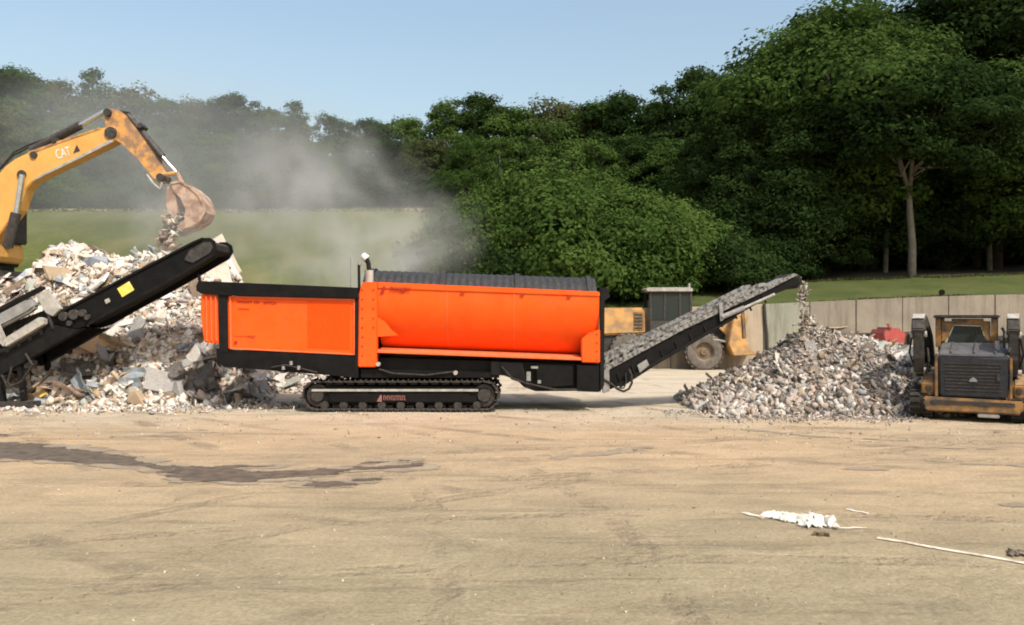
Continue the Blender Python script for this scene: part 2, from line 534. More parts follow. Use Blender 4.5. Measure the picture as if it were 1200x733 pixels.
bm_.materials.append(m_floor); bm_.materials.append(m_crest); bm_.materials.append(M('lawn', (0.052, 0.070, 0.020), (0.085, 0.092, 0.032), 0.7, 0.95, bump=0.6, bscale=8, detail=9, spec=0.1))
for p in bm_.polygons:
    c = p.center
    k = fade(-5.5, 4.2, c.x)
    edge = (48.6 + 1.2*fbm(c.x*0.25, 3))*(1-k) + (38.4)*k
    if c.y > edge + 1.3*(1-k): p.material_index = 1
    elif c.y > edge - 0.6*(1-k) and c.x < -5: p.material_index = 2
    elif k > 0.6: p.material_index = 3
prop(link('grass_bank', bm_), kind='structure')

# wet stain on the dirt
m_wet = M('wet_dirt', (0.075, 0.057, 0.038), (0.15, 0.115, 0.078), 6, 0.6, bump=0.3, bscale=30, spec=0.3)
def ground_sheet(name, outlines, mat, lift=0.006, jag=0.03, seed=1, kind='structure'):
    rng = random.Random(seed); mb = MB()
    for out in outlines:
        pts = []
        n = len(out)
        for i in range(n):
            a, b = out[i], out[(i+1) % n]
            k = max(2, int(math.hypot(b[0]-a[0], (b[1]-a[1])*3)/5))
            for j in range(k):
                t = j/k
                px_ = a[0]+(b[0]-a[0])*t; py_ = a[1]+(b[1]-a[1])*t
                D = CAM_H*1000/(py_-370)
                x, y = X(px_, D), D
                pts.append(Vector((x+rng.gauss(0, jag), y+rng.gauss(0, jag*1.6), 0)))
        mb.add([(p.x, p.y, ground_h(p.x, p.y)+lift) for p in pts], [tuple(range(len(pts)))])
    me = bpy.data.meshes.new(name)
    me.from_pydata([tuple(v) for v in mb.v], [], mb.f)
    bm = bmesh.new(); bm.from_mesh(me)
    bmesh.ops.triangulate(bm, faces=bm.faces)
    for _ in range(2):
        es = [e for e in bm.edges if e.calc_length() > 0.3]
        bmesh.ops.subdivide_edges(bm, edges=es, cuts=1)
        bmesh.ops.triangulate(bm, faces=bm.faces)
    for v in bm.verts: v.co.z = ground_h(v.co.x, v.co.y)+lift
    bmesh.ops.recalc_face_normals(bm, faces=bm.faces)
    bm.to_mesh(me); bm.free()
    me.materials.append(mat)
    return prop(link(name, me), kind=kind)
m_damp = M('damp_dirt', (0.22, 0.172, 0.115), (0.32, 0.25, 0.165), 3, 0.9, bump=0.4, bscale=20)
def stain(name, paths, mat, grow, lift, seed, step=0.03):
    """ragged stain: small cells kept where the distance to a path of (px, py, half width) plus noise is low"""
    segs = []
    for path in paths:
        q = [(gp0(a, b), w) for a, b, w in path]
        segs += list(zip(q, q[1:]))
    vs = []; fs = []; seen = {}
    def vid(i, j):
        if (i, j) not in seen:
            x = i*step; y = j*step*1.4
            seen[(i, j)] = len(vs)
            vs.append((x, y, ground_h(x, y)+lift))
        return seen[(i, j)]
    keep = set()
    for (p, wa), (q, wb) in segs:
        m = max(wa, wb)*2+grow+0.3
        for i in range(int((min(p[0], q[0])-m)/step), int((max(p[0], q[0])+m)/step)):
            for j in range(int((min(p[1], q[1])-m)/step/1.4), int((max(p[1], q[1])+m)/step/1.4)):
                if (i, j) in keep: continue
                x = (i+.5)*step; y = (j+.5)*step*1.4
                dx, dy = q[0]-p[0], q[1]-p[1]
                t = max(0, min(1, ((x-p[0])*dx+(y-p[1])*dy)/(dx*dx+dy*dy+1e-9)))
                d = math.hypot(x-p[0]-t*dx, (y-p[1]-t*dy))
                w = wa+(wb-wa)*t
                if d - w - grow + 1.1*w*fbm(x*1.1+seed, y*2.6+seed, 3) + 0.42*fbm(x*3.0+seed, y*7, 5) < 0: keep.add((i, j))
    for i, j in keep:
        fs.append((vid(i, j), vid(i+1, j), vid(i+1, j+1), vid(i, j+1)))
    me = bpy.data.meshes.new(name); me.from_pydata(vs, [], fs); me.materials.append(mat)
    return prop(link(name, me), kind='structure')
def gp0(a, b):
    D = CAM_H*1000/(b-370); return (X(a, D), D)
WET = [[(-60, 530, .75), (20, 530, .75), (60, 533, .55), (120, 540, .32), (160, 544, .18), (200, 551, .16), (250, 556, .42), (300, 559, .36), (340, 557, .3), (400, 552, .2), (450, 548, .22), (484, 547, .2), (500, 549, .05)],
       [(262, 549, .12), (318, 547, .06)], [(432, 543, .05), (480, 541, .06)], [(366, 570, .08), (390, 568, .16), (408, 568, .06)], [(424, 564, .06), (434, 563, .05)], [(-20, 511, .12), (10, 511, .05)]]
stain('damp_fringe', WET, m_damp, 0.13, 0.006, 3.3)
stain('wet_stain', WET, m_wet, -0.02, 0.011, 7.7)
stain('damp_marks', [[(225, 503, .03), (256, 506, .08)], [(135, 512, .06), (210, 509, .1)], [(645, 539, .06), (700, 532, .12), (762, 524, .05)], [(1005, 550, .05), (1036, 551, .09)],
                     [(1185, 595, .05), (1225, 596, .12)], [(1020, 523, .04), (1225, 529, .07)], [(1090, 541, .04), (1225, 548, .08)], [(870, 503, .05), (960, 512, .06), (1060, 516, .04)]], m_damp, 0.0, 0.006, 1.9)

# ------------------------------------------------------------------ concrete retaining wall, panel by panel
def concrete(name, a, b):
    m = M(name, a, b, 0.9, 0.9, bump=0.25, bscale=18, detail=8, dust=0.35, dustc=(0.33, 0.28, 0.21), spec=0.2)
    nt = m.node_tree; bs = nt.nodes['Principled BSDF']
    src = bs.inputs['Base Color'].links[0].from_socket
    tc = nt.nodes.new('ShaderNodeTexCoord'); mp = nt.nodes.new('ShaderNodeMapping'); mp.inputs['Scale'].default_value = (3.2, 3.2, 0.35)
    sock(nt, tc.outputs['Object'], mp.inputs['Vector'])
    n = nt.nodes.new('ShaderNodeTexNoise'); n.inputs['Scale'].default_value = 1.0; n.inputs['Detail'].default_value = 7; n.inputs['Roughness'].default_value = 0.65
    sock(nt, mp.outputs[0], n.inputs['Vector'])
    mr = nt.nodes.new('ShaderNodeMapRange'); mr.inputs[1].default_value = 0.48; mr.inputs[2].default_value = 0.7; mr.inputs[4].default_value = 0.7
    sock(nt, n.outputs[0], mr.inputs[0])
    mx = nt.nodes.new('ShaderNodeMix'); mx.data_type = 'RGBA'; mx.inputs[7].default_value = (a[0]*.42, a[1]*.42, a[2]*.42, 1)
    sock(nt, mr.outputs[0], mx.inputs[0]); sock(nt, src, mx.inputs[6]); sock(nt, mx.outputs[2], bs.inputs['Base Color'])
    return m
m_conc = concrete('tan_concrete', (0.40, 0.33, 0.24), (0.33, 0.275, 0.21))
m_conc2 = concrete('mauve_concrete', (0.25, 0.212, 0.165), (0.185, 0.162, 0.13))
m_concg = concrete('shaded_grey_concrete', (0.21, 0.22, 0.175), (0.28, 0.27, 0.21))  # shadow on the wall, painted in as one greyer panel colour
wall = thing('retaining_wall', 'long low concrete panel wall holding back the grass strip below the dark trees', 'wall', (12, WALL_Y, 0))
pw = 54*WALL_Y/1000
x0 = X(893, WALL_Y)
i = -3
MBv = MB()
while x0 + i*pw < 34:
    a, b = x0+i*pw+0.012, x0+(i+1)*pw-0.012
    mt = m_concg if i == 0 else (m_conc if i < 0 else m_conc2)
    dy = 0.012*math.sin(i*2.3)
    pts = [(a, -0.3), (b, -0.3), (b, wall_top(b)), (a, wall_top(a))]
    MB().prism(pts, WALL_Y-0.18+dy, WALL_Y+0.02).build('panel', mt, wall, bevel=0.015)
    i += 1
MB().prism([(x0-3*pw, -0.3), (34, -0.3), (34, wall_top(34)-0.05), (x0-3*pw, wall_top(0)-0.05)], WALL_Y+0.03, WALL_Y+0.12).build('backing', m_conc2, wall)
MB().tube([(x0+0.02, WALL_Y-0.25, wall_top(x0)), (x0+0.05, WALL_Y-0.26, 1.9), (x0+0.12, WALL_Y-0.25, 1.3), (x0+0.14, WALL_Y-0.25, 0.0)], 0.055, 8).build('drain_hose', m_dirtydark, wall)

# ------------------------------------------------------------------ tracked trommel screen
N = 18.0; F = 20.4
def track_shoes(parent, mesh, mat, c0, c1, r, zc, other, n, along='x', name='track_shoe'):
    """shoes round a stadium path; parent-local coordinates; other = coordinate across"""
    L = c1 - c0
    per = 2*L + 2*math.pi*r
    for i in range(n):
        s = per*i/n
        if s < L: a, z, th = c0+s, zc+r, 0.0
        elif s < L+math.pi*r:
            t = (s-L)/r; a, z, th = c1+r*math.sin(t), zc+r*math.cos(t), t
        elif s < 2*L+math.pi*r: a, z, th = c1-(s-L-math.pi*r), zc-r, math.pi
        else:
            t = (s-2*L-math.pi*r)/r; a, z, th = c0-r*math.sin(t), zc-r*math.cos(t), math.pi+t
        o = bpy.data.objects.new(name, mesh); col.objects.link(o); o.parent = parent
        if along == 'x':
            o.location = (a, other, z); o.rotation_euler = (0, th, 0)
        else:
            o.location = (other, a, z); o.rotation_euler = (-th, 0, 0)

def shoe_mesh(pitch, width, mat, along='x', thick=0.03, grouser=0.035):
    mb = MB()
    h = pitch/2*0.94
    if along == 'x':
        mb.box(-h, h, -width/2, width/2, -thick, 0)
        mb.box(-h, -h+0.03, -width/2, width/2, 0.0, grouser)
        mb.box(h*0.1, h*0.1+0.025, -width/2, width/2, 0.0, grouser*0.8)
        mb.box(-h*0.7, h*0.7, -0.06, 0.06, -thick-0.06, -thick)
    else:
        mb.box(-width/2, width/2, -h, h, -thick, 0)
        mb.box(-width/2, -0.02, -h*0.8, -h*0.1, 0, grouser)
        mb.box(0.02, width/2, -h*0.2, h*0.5, 0, grouser)
    me = mb.mesh('track_shoe', 0.0, False, off=Vector((0, 0, 0)))
    me.materials.append(mat)
    return me

tr = thing('trommel_screen', 'orange and black tracked trommel screen in the middle of the yard', 'screening machine', (X(500, 19.2), 19.2, 0))
def T(name, pts, d0, d1, mat, parent=tr, bevel=0.008, ref=N, smooth=False):
    return MB().px(pts, d0, d1, ref).build(name, mat, parent, bevel, smooth)
# hopper
rail_pts = [(231, 335), (233.5, 329.5), (421, 337.5), (421, 350), (262, 346.5), (237, 344.5), (231, 341)]
T('top_rail', rail_pts, 17.94, 18.12, m_black_clean)
T('top_rail', rail_pts, 20.28, 20.46, m_black_clean)
T('end_rail', [(231.5, 331), (241, 331), (241, 343), (231.5, 343)], 18.13, 20.27, m_black_clean)
T('lug', [(232, 322), (234, 322), (235, 329.4), (232.4, 329.4)], 17.97, 18.05, m_black)
panel = T('side_panel', [(262, 346.6), (416, 350.2), (416, 416.5), (266, 409.2)], 18.05, 18.12, m_orange)
T('far_side_panel', [(262, 346.6), (416, 350.2), (416, 416.5), (266, 409.2)], 20.28, 20.35, m_orange)
def strip(a, b, w):
    d = Vector((b[0]-a[0], b[1]-a[1])); n = Vector((-d.y, d.x)).normalized()*w
    return [a, b, (b[0]+n.x, b[1]+n.y), (a[0]+n.x, a[1]+n.y)]
T('trim', strip((270.6, 347), (413.9, 350.6), 2.0), 18.01, 18.048, m_orange_trim, panel, 0.006)
T('trim', strip((271, 407.4), (414, 414.3), 2.2), 18.01, 18.048, m_orange_trim, panel, 0.006)
T('trim', [(268.3, 347), (270.5, 347), (271.4, 409.6), (269.2, 409.4)], 18.01, 18.048, m_orange_trim, panel, 0.006)
T('trim', [(414, 350.4), (416, 350.4), (416, 416.4), (414.1, 416.3)], 18.01, 18.048, m_orange_trim, panel, 0.006)
g = MB()
for i in range(26):
    xx = 360 + i*1.95
    yy = 353.5 + (xx-360)*0.045
    g.px([(xx, yy), (xx+1.25, yy), (xx+1.25, yy+54), (xx, yy+54)], 18.036, 18.052, N)
prop(g.build('vent_grille', m_orange_grille, panel), kind='stuff')
lettering(panel, 'lettering', ((277.5, 352.6), 0.035), m_print, [(0, 45, 0, 3.2, [(17, 19.5), (25.5, 29)]), (1, 12, 8.6, 2.4, [])], 4, 18.04, 18.05, N)
lettering(panel, 'lettering', ((274, 394), 0.03), m_print, [(0, 16, 0, 0.8, []), (16, 24, -0.8, 3.0, [])], 8, 18.04, 18.05, N)
MB().lathe([(0.03, 18.02), (0.03, 18.05)], (X(275.5, N), 0, Z(401.5, N)), 'y', 12).build('panel_latch', m_print, panel)
fl = T('end_flap', [(236, 344.6), (256, 345.2), (257, 403.5), (239, 401.5), (236.5, 386), (234.5, 368), (234.5, 354)], 18.03, 18.1, m_orange)
for a in (241, 246.5, 252):
    T('rib', [(a, 347), (a+1.6, 347), (a+2.2, 400), (a+0.6, 400)], 17.985, 18.03, m_orange_trim, fl, 0.005)
T('end_wall', [(236.5, 344.6), (240, 344.6), (243, 402), (239.5, 401)], 18.11, 20.27, m_orange)
T('corner_post', [(255.5, 345), (266, 345.4), (267, 413), (257, 412.4)], 17.99, 18.15, m_black)
T('corner_post', [(255.5, 345), (266, 345.4), (267, 413), (257, 412.4)], 20.25, 20.41, m_black)
T('divider_post', [(416, 347), (421.2, 347.4), (419.3, 439), (415.8, 438)], 17.99, 18.16, m_black)
T('hopper_floor', [(256, 404), (416, 413), (416, 417), (256, 409)], 18.16, 20.24, m_rubber)
T('hopper_beam', [(253, 408.5), (262, 410), (420, 417.5), (420, 443.5), (398, 441), (262, 430), (254, 425)], 18.0, 18.2, m_black_clean)
T('hopper_beam', [(253, 408.5), (262, 410), (420, 417.5), (420, 443.5), (398, 441), (262, 430), (254, 425)], 20.2, 20.4, m_black_clean)
T('feeder_bed', [(262, 413), (424, 420), (424, 441), (262, 428)], 18.21, 20.19, m_black)
for a, b in ((332, 429), (341, 423.5), (350, 429)):
    MB().tube([P(a, b, 17.95), P(a, b+4.5, 17.95)], 0.035, 8).build('valve', m_grey, tr)
MB().tube([P(318, 431, 17.96), P(334, 428, 17.93), P(352, 432, 17.95), P(372, 437, 17.96)], 0.018, 8).build('hydraulic_hose', m_rubber, tr)
# drum housing
colp = [(421, 345), (424.5, 331), (442, 330.6), (442, 395), (441.4, 430.5), (419.8, 430.5)]
T('housing_column', colp, 17.96, 18.2, m_orange, bevel=0.02)
T('housing_column', colp, 20.2, 20.44, m_orange, bevel=0.02)
T('bulkhead', [(423, 338), (430, 338), (430, 430), (421, 430)], 18.21, 20.19, m_black)
T('top_strip', [(442.3, 330.8), (702.8, 342.1), (702.8, 347.9), (442.3, 338.4)], 17.99, 18.1, m_orange, bevel=0.015)
T('top_strip', [(442.3, 330.8), (702.8, 342.1), (702.8, 347.9), (442.3, 338.4)], 20.3, 20.41, m_orange, bevel=0.015)
prof = []
for i in range(15):
    dy = 5.0*i
    zz = 2.62 - dy*0.018
    prof.append((dy, 0.02 if zz > 2.45 else 19.22-math.sqrt(1.2**2-(2.45-zz)**2)-18.0))
lip = [(70.2, .66), (72.0, .03), (72.6, -.02), (75.0, -.02), (75.8, .03), (75.8, .5)]
def cover(name, pr, xa, xb, mat, far=False):
    mb = MB(); k = 24; vs = []; fs = []
    for i in range(k+1):
        xx = xa + (xb-xa)*i/k
        top = 338.3 + (xx-442)*0.0352
        for dy, dd in pr:
            vs.append((X(xx, N), (F-dd if far else N+dd), Z(top+dy*(1+(xx-442)*0.00003), N)))
    n = len(pr)
    for i in range(k):
        for j in range(n-1):
            fs.append((i*n+j, (i+1)*n+j, (i+1)*n+j+1, i*n+j+1))
    mb.add(vs, fs)
    return mb.build(name, mat, tr, smooth=True)
cv = cover('drum_cover', prof, 442.2, 702.5, m_orange)
cover('drum_cover', prof, 442.2, 702.5, m_orange, True)
cover('cover_lip', lip, 442.2, 681, m_orange_trim)
cover('cover_lip', lip, 442.2, 681, m_orange_trim, True)
for xx in (523, 602):
    cover('weld_seam', [(a, b-0.008) for a, b in prof], xx, xx+0.9, m_orange_trim)
for xx in (470, 540, 610, 665):
    T('hinge', [(xx, 338+(xx-442)*.0352), (xx+5, 338.2+(xx-442)*.0352), (xx+5, 340.6+(xx-442)*.0352), (xx, 340.4+(xx-442)*.0352)], 17.965, 17.988, m_print, tr, 0.003)
T('gusset', [(442.3, 372), (451, 377), (458, 386), (467, 393.5), (442.3, 395)], 17.97, 18.03, m_orange, bevel=0.005)
lettering(cv, 'lettering', ((457.5, 336.2), 0.035), m_print, [(0, 22, 0, 4.6, [])], 21, 17.975, 17.988, N)
T('logo', [(445.5, 343.2), (449.6, 335.6), (451.6, 335.7), (450.4, 343.4)], 17.975, 17.988, m_print, cv, 0)
T('housing_post', [(681.2, 398), (690, 391), (703, 386), (703, 425.5), (681.5, 425)], 17.96, 18.2, m_orange, bevel=0.02)
T('housing_post', [(681.2, 398), (690, 391), (703, 386), (703, 425.5), (681.5, 425)], 20.2, 20.44, m_orange, bevel=0.02)
T('end_frame', [(703.2, 337), (712, 338), (715, 348), (708.5, 353), (708, 452), (703.2, 460)], 17.99, 18.16, m_black)
T('end_frame', [(703.2, 337), (712, 338), (715, 348), (708.5, 353), (708, 452), (703.2, 460)], 20.24, 20.41, m_black)
T('bulkhead', [(697, 345), (703, 345), (703, 425), (697, 425)], 18.21, 20.19, m_black)
dr = MB()
za, zb = 2.20, 2.02
xa, xb = X(431, 19.2), X(696, 19.2)
for k in range(0, 1):
    vs = []; fs = []; nn = 48; mm = 64
    for i in range(mm+1):
        t = i/mm; rr = 0.86 + (0.018 if i % 2 else 0.0)
        for j in range(nn):
            a = 2*math.pi*j/nn
            vs.append((xa+(xb-xa)*t, 19.2+rr*math.cos(a), za+(zb-za)*t+rr*math.sin(a)))
    for i in range(mm):
        for j in range(nn):
            fs.append((i*nn+j, i*nn+(j+1) % nn, (i+1)*nn+(j+1) % nn, (i+1)*nn+j))
    dr.add(vs, fs)
drum = dr.build('screen_drum', m_drum, tr)
for t in (0.03, 0.34, 0.66, 0.97):
    xx = xa+(xb-xa)*t; zz = za+(zb-za)*t
    MB().lathe([(0.86, -0.05), (0.915, -0.05), (0.915, 0.05), (0.86, 0.05)], (xx, 19.2, zz), 'x', 48).build('drum_ring', m_drum, drum)
for i in range(0):
    a = math.pi*(0.2+0.6*i/15)
    MB().tube([(xa+.1, 19.2+0.89*math.cos(a), za+0.89*math.sin(a)), (xb-.1, 19.2+0.89*math.cos(a), zb+0.89*math.sin(a))], 0.013, 5).build('drum_bar', m_drum, drum)
# exhaust and post on the housing corner
ex = MB().tube([P(432.5, 333, 18.3), P(432.5, 317, 18.3)], 0.095, 14).build('muffler', m_dusty, tr, smooth=True)
MB().tube([P(432.5, 317, 18.3), P(431.8, 309, 18.3), P(429.5, 304, 18.3)], [0.05, 0.05, 0.055], 12).build('exhaust_pipe', m_black, ex, smooth=True)
MB().tube([P(429.8, 303.8, 18.3), P(425, 299.5, 18.3), P(424, 299.2, 18.3)], [0.085, 0.075, 0.03], 12).build('rain_cap', m_white, ex, smooth=True)
MB().tube([P(421, 341, 18.1), P(420.5, 310, 18.1)], 0.03, 8).build('lamp_post', m_black, tr)
MB().box(X(418.5, N), X(423, N), 18.05, 18.15, Z(311, N), Z(306, N)).build('work_lamp', m_grey, tr, 0.01)
MB().tube([P(411, 337, 18.6), P(411, 302, 18.6)], 0.012, 6).build('aerial', m_grey, tr)
bolt = MB().lathe([(0.0, -0.012), (0.016, -0.012), (0.018, 0.0)], (0, 0, 0), 'y', 8).mesh('bolt', off=Vector((0, 0, 0))); bolt.materials.append(m_print)
for bx_, by_ in [(425, 340+11*i) for i in range(8)] + [(438, 340+11*i) for i in range(5)] + [(699, 392+10*i) for i in range(4)]:
    o = bpy.data.objects.new('bolt', bolt); col.objects.link(o); o.parent = tr
    o.location = Vector((X(bx_, N), 17.955, Z(by_, N))) - ORG
# chassis and power pack
T('chassis', [(424.5, 431), (441.8, 431), (442, 420), (703, 428), (703, 457), (690, 459.5), (628, 460), (614, 455), (606, 447), (590, 441), (424.5, 442)], 18.24, 20.16, m_black)
T('lower_beam', [(422, 433), (585, 437), (585, 443.5), (422, 443.5)], 18.08, 18.23, m_black_clean)
T('side_box', [(628, 427), (672, 428.5), (672, 452), (640, 455), (630, 450)], 18.08, 18.235, m_black_clean)
T('side_box', [(676, 428), (702.5, 428.5), (702.5, 460), (676, 459)], 18.02, 18.235, m_black_clean)
T('battery_box', [(575, 424), (612, 426), (618, 448), (606, 446), (590, 440.5), (575, 440)], 18.05, 18.235, m_black)
T('nameplate', [(622, 429), (631, 429.4), (631, 433), (622, 432.6)], 18.06, 18.075, m_grey)
for (a, b, c, d) in ((617, 436, 622, 447), (630, 446, 634, 450)):
    T('bracket', [(a, b), (c, b), (c, d), (a, d)], 18.03, 18.07, m_grey)
MB().tube([P(444, 433, 18.05), P(460, 438, 18.02), P(500, 440, 18.03), P(532, 436, 18.05)], 0.02, 8).build('hydraulic_hose', m_rubber, tr)
MB().tube([P(588, 430, 18.0), P(600, 444, 17.98), P(618, 450, 18.0), P(650, 457, 18.02), P(676, 457, 18.02)], 0.022, 8).build('hydraulic_hose', m_rubber, tr)
for a, b in ((443.5, 427), (534, 437), (380, 442.5)):
    MB().lathe([(0.045, 17.93), (0.045, 18.02), (0.02, 18.02)], (X(a, N), 0, Z(b, N)), 'y', 12).build('hydraulic_fitting', m_dusty, tr)
T('cross_beam', [(405, 442), (560, 442), (560, 462), (405, 462)], 18.56, 19.84, m_black)
# crawler tracks
rad = 17.2*0.018
zc = 0.045 + rad
ca, cb = X(371, N), X(567, N)
npad = 40
per = 2*(cb-ca)+2*math.pi*rad
sm = shoe_mesh(per/npad, 0.5, m_track)
for yc in (18.27, 20.13):
    tk = MB().box(ca-0.1, cb+0.1, yc-0.16, yc+0.16, zc-0.17, zc+0.19).build('track_frame', m_black_clean, tr, 0.03)
    s = -1 if yc < 19 else 1
    MB().box(ca-0.12, cb-0.12, *sorted((yc+s*0.161, yc+s*0.235)), zc+0.085, zc+0.135).build('frame_ledge', m_dusty, tk, 0.008)
    MB().box(ca+0.25, cb-0.3, *sorted((yc+s*0.161, yc+s*0.21)), zc-0.14, zc+0.05).build('guard_plate', m_black_clean, tk, 0.01)
    for i in range(9):
        MB().lathe([(0.085, -0.2), (0.085, 0.2)], (ca+0.15+(cb-ca-0.3)*i/8, yc, zc-rad+0.10), 'y', 14).build('roller', m_track, tk)
    for cx in (ca, cb):
        MB().lathe([(0.05, -0.215), (0.13, -0.215), (0.14, -0.15), (0.235, -0.15), (0.235, 0.15), (0.14, 0.15), (0.13, 0.215), (0.05, 0.215)], (cx, yc, zc), 'y', 20).build('idler' if cx == ca else 'sprocket', m_track, tk)
    track_shoes(tk, sm, m_track, ca-tr.location.x, cb-tr.location.x, rad, zc, yc-tr.location.y, npad)
    if s < 0:
        lettering(tk, 'lettering', ((449, 464), 0), m_palered, [(0, 26, 0, 5.5, [])], 31, 18.045, 18.058, N)
        T('logo', [(441, 471), (445.5, 463), (447, 464), (447, 471.5)], 18.045, 18.058, m_palered, tk, 0)
for a in (376, 384):
    MB().box(X(a, N), X(a+5, N), 18.1, 18.4, Z(449, N), Z(442, N)).build('track_mount', m_black, tr, 0.01)
# tail conveyor
C0, C1, CR = 18.62, 19.78, 18.62
frame_pts = [(706, 437), (760, 409), (800, 386.5), (890, 342), (924, 326), (936, 326), (938, 333), (905, 346), (862, 371), (820, 394), (770, 425), (727, 452), (706, 460)]
tc_ = T('tail_conveyor', frame_pts, C0, C0+0.05, m_black_clean, tr, 0.006, CR)
def TC(name, pts, d0, d1, mat, bevel=0.006): return T(name, pts, d0, d1, mat, tc_, bevel, CR)
TC('far_frame', frame_pts, C1-0.05, C1, m_black_clean)
TC('skirt', [(709, 419), (800, 376), (888, 332.5), (897, 331.5), (897, 335), (800, 381.5), (709, 428)], C0-0.02, C0+0.02, m_skirt)
TC('skirt', [(709, 419), (800, 376), (888, 332.5), (897, 331.5), (897, 335), (800, 381.5), (709, 428)], C1-0.02, C1+0.02, m_skirt)
TC('skirt_rail', [(709, 428), (800, 381.8), (897, 335.4), (930, 320.5), (934, 322.5), (900, 340), (800, 387), (709, 436)], C0-0.05, C0-0.003, m_skirt)
TC('belt', [(709, 433), (800, 386), (897, 340), (932, 323), (935, 325), (900, 343), (800, 390), (709, 437)], C0+0.12, C1-0.12, m_rubber)
TC('load', [(709, 431), (730, 420), (800, 384.5), (890, 341), (930, 322), (932, 323.5), (800, 387), (709, 434)], C0+0.3, C1-0.3, m_grey)
for i in range(16):
    t = i/15
    a = 714+176*t; b = 422.5-84.5*t
    TC('bracket', [(a, b), (a+4, b-1.9), (a+5, b+5.5), (a+1, b+7.5)], C0-0.045, C0-0.021, m_black_clean)
for i in range(11):
    t = i/10
    a = 722+170*t; b = 441-90*t
    hgt = 14*(1-t*0.5)
    TC('truss_brace', [(a, b-4), (a+2.2, b-5), (a+6.5, b+hgt*0.55), (a+4.3, b+hgt*0.65)], C0-0.03, C0-0.003, m_black)
TC('truss_chord', [(722, 451), (770, 422), (862, 369.5), (862, 373), (770, 427), (727, 454.5)], C0-0.06, C0-0.004, m_black)
MB().lathe([(0.17, C0+0.06), (0.17, C1-0.06)], (X(932, CR), 0, Z(329.5, CR)), 'y', 20).build('head_pulley', m_rubber, tc_, smooth=True)
MB().tube([P(846, 372, C0-0.08), P(872, 361, C0-0.08)], 0.055, 10).build('ram', m_grey, tc_, smooth=True)
MB().tube([P(872, 361, C0-0.08), P(908, 345, C0-0.08)], 0.03, 8).build('ram_rod', m_dusty, tc_, smooth=True)
TC('clamp', [(841, 356), (845, 354), (847, 375), (843, 377)], C0-0.1, C0-0.06, m_grey)
TC('pivot_plate', [(706, 434), (713, 431), (714, 458), (706, 461)], C0-0.12, C0-0.06, m_grey)
TC('pivot_plate', [(746, 428), (757, 421), (760, 428), (749, 437)], C0-0.09, C0-0.062, m_grey)
loop = [P(737, 433, 18.5), P(740, 440, 18.45), P(740.5, 449, 18.42), P(737, 456, 18.42), P(731, 459, 18.42), P(724, 456.5, 18.44), P(716, 450, 18.48), P(708, 445, 18.5)]
MB().tube(loop, 0.026, 8).build('hydraulic_hose', m_rubber, tc_, smooth=True)
loop = [P(733, 437, 18.55), P(734, 448, 18.5), P(731, 455, 18.5), P(724, 455, 18.5), P(714, 449, 18.52)]
MB().tube(loop, 0.018, 8).build('hydraulic_hose', m_rubber, tc_, smooth=True)
loop = [P(866, 366, 18.5), P(869, 376, 18.5), P(870, 388, 18.5), P(871, 397, 18.5)]

# ------------------------------------------------------------------ stacker conveyor on the left
S0, S1 = 18.8, 19.95
st = thing('stacker_conveyor', 'black folding stacker conveyor rising from the left edge, yellow square sticker on its side', 'conveyor', (X(10, 19.3), 19.3, 0))
def S(name, pts, d0, d1, mat, parent=st, bevel=0.008, smooth=False): return T(name, pts, d0, d1, mat, parent, bevel, S0, smooth)
up_pts = [(63, 369), (135, 331), (226, 284), (238, 279), (246, 278.8), (252, 283), (254, 291), (249, 300), (188, 335), (132, 365), (104, 381), (90, 385.5), (78, 384.5), (66, 378)]
us = S('side_plate', up_pts, S0, S0+0.05, m_black_clean)
S('side_plate', up_pts, S1-0.05, S1, m_black_clean)
S('head_cover', [(216, 305), (222, 294), (239, 284), (247, 284), (250, 290), (246, 297.5), (226, 309)], S0-0.03, S0-0.003, m_dirtydark, us, 0.01)
S('top_flange', [(63, 368.6), (135, 330.6), (226, 283.6), (238, 278.6), (238, 281), (226, 286.6), (135, 333.6), (64, 371.4)], S0-0.05, S0-0.003, m_black, us, 0.004)
S('bottom_flange', [(248.5, 298.6), (249, 301), (188, 336), (132, 366), (104, 382), (104, 379.4), (132, 363), (188, 333)], S0-0.05, S0-0.003, m_black, us, 0.004)
S('sticker', [(137.5, 338.5), (151.5, 330), (157.5, 340), (143.5, 348.5)], S0-0.012, S0-0.002, m_yellowsign, us, 0)
S('bracket', [(123, 352), (128, 349.5), (130, 354), (125, 357)], S0-0.04, S0-0.003, m_dusty, us)
for a, b, r in ((76, 371, .1), (88, 369, .11), (98, 367, .08), (83, 379, .06), (104, 372, .06)):
    MB().lathe([(r*.4, S0-0.09), (r, S0-0.09), (r, S0-0.01)], (X(a, S0), 0, Z(b, S0)), 'y', 14).build('hinge_boss', m_dirtydark, us)
S('belt', [(66, 371), (135, 335), (226, 288), (240, 282), (250, 286), (250, 293), (240, 297), (188, 328), (132, 359), (90, 380), (80, 380)], S0+0.1, S1-0.1, m_rubber)
MB().lathe([(0.15, S0+0.06), (0.15, S1-0.06)], (X(242, S0), 0, Z(290, S0)), 'y', 18).build('head_pulley', m_rubber, st)
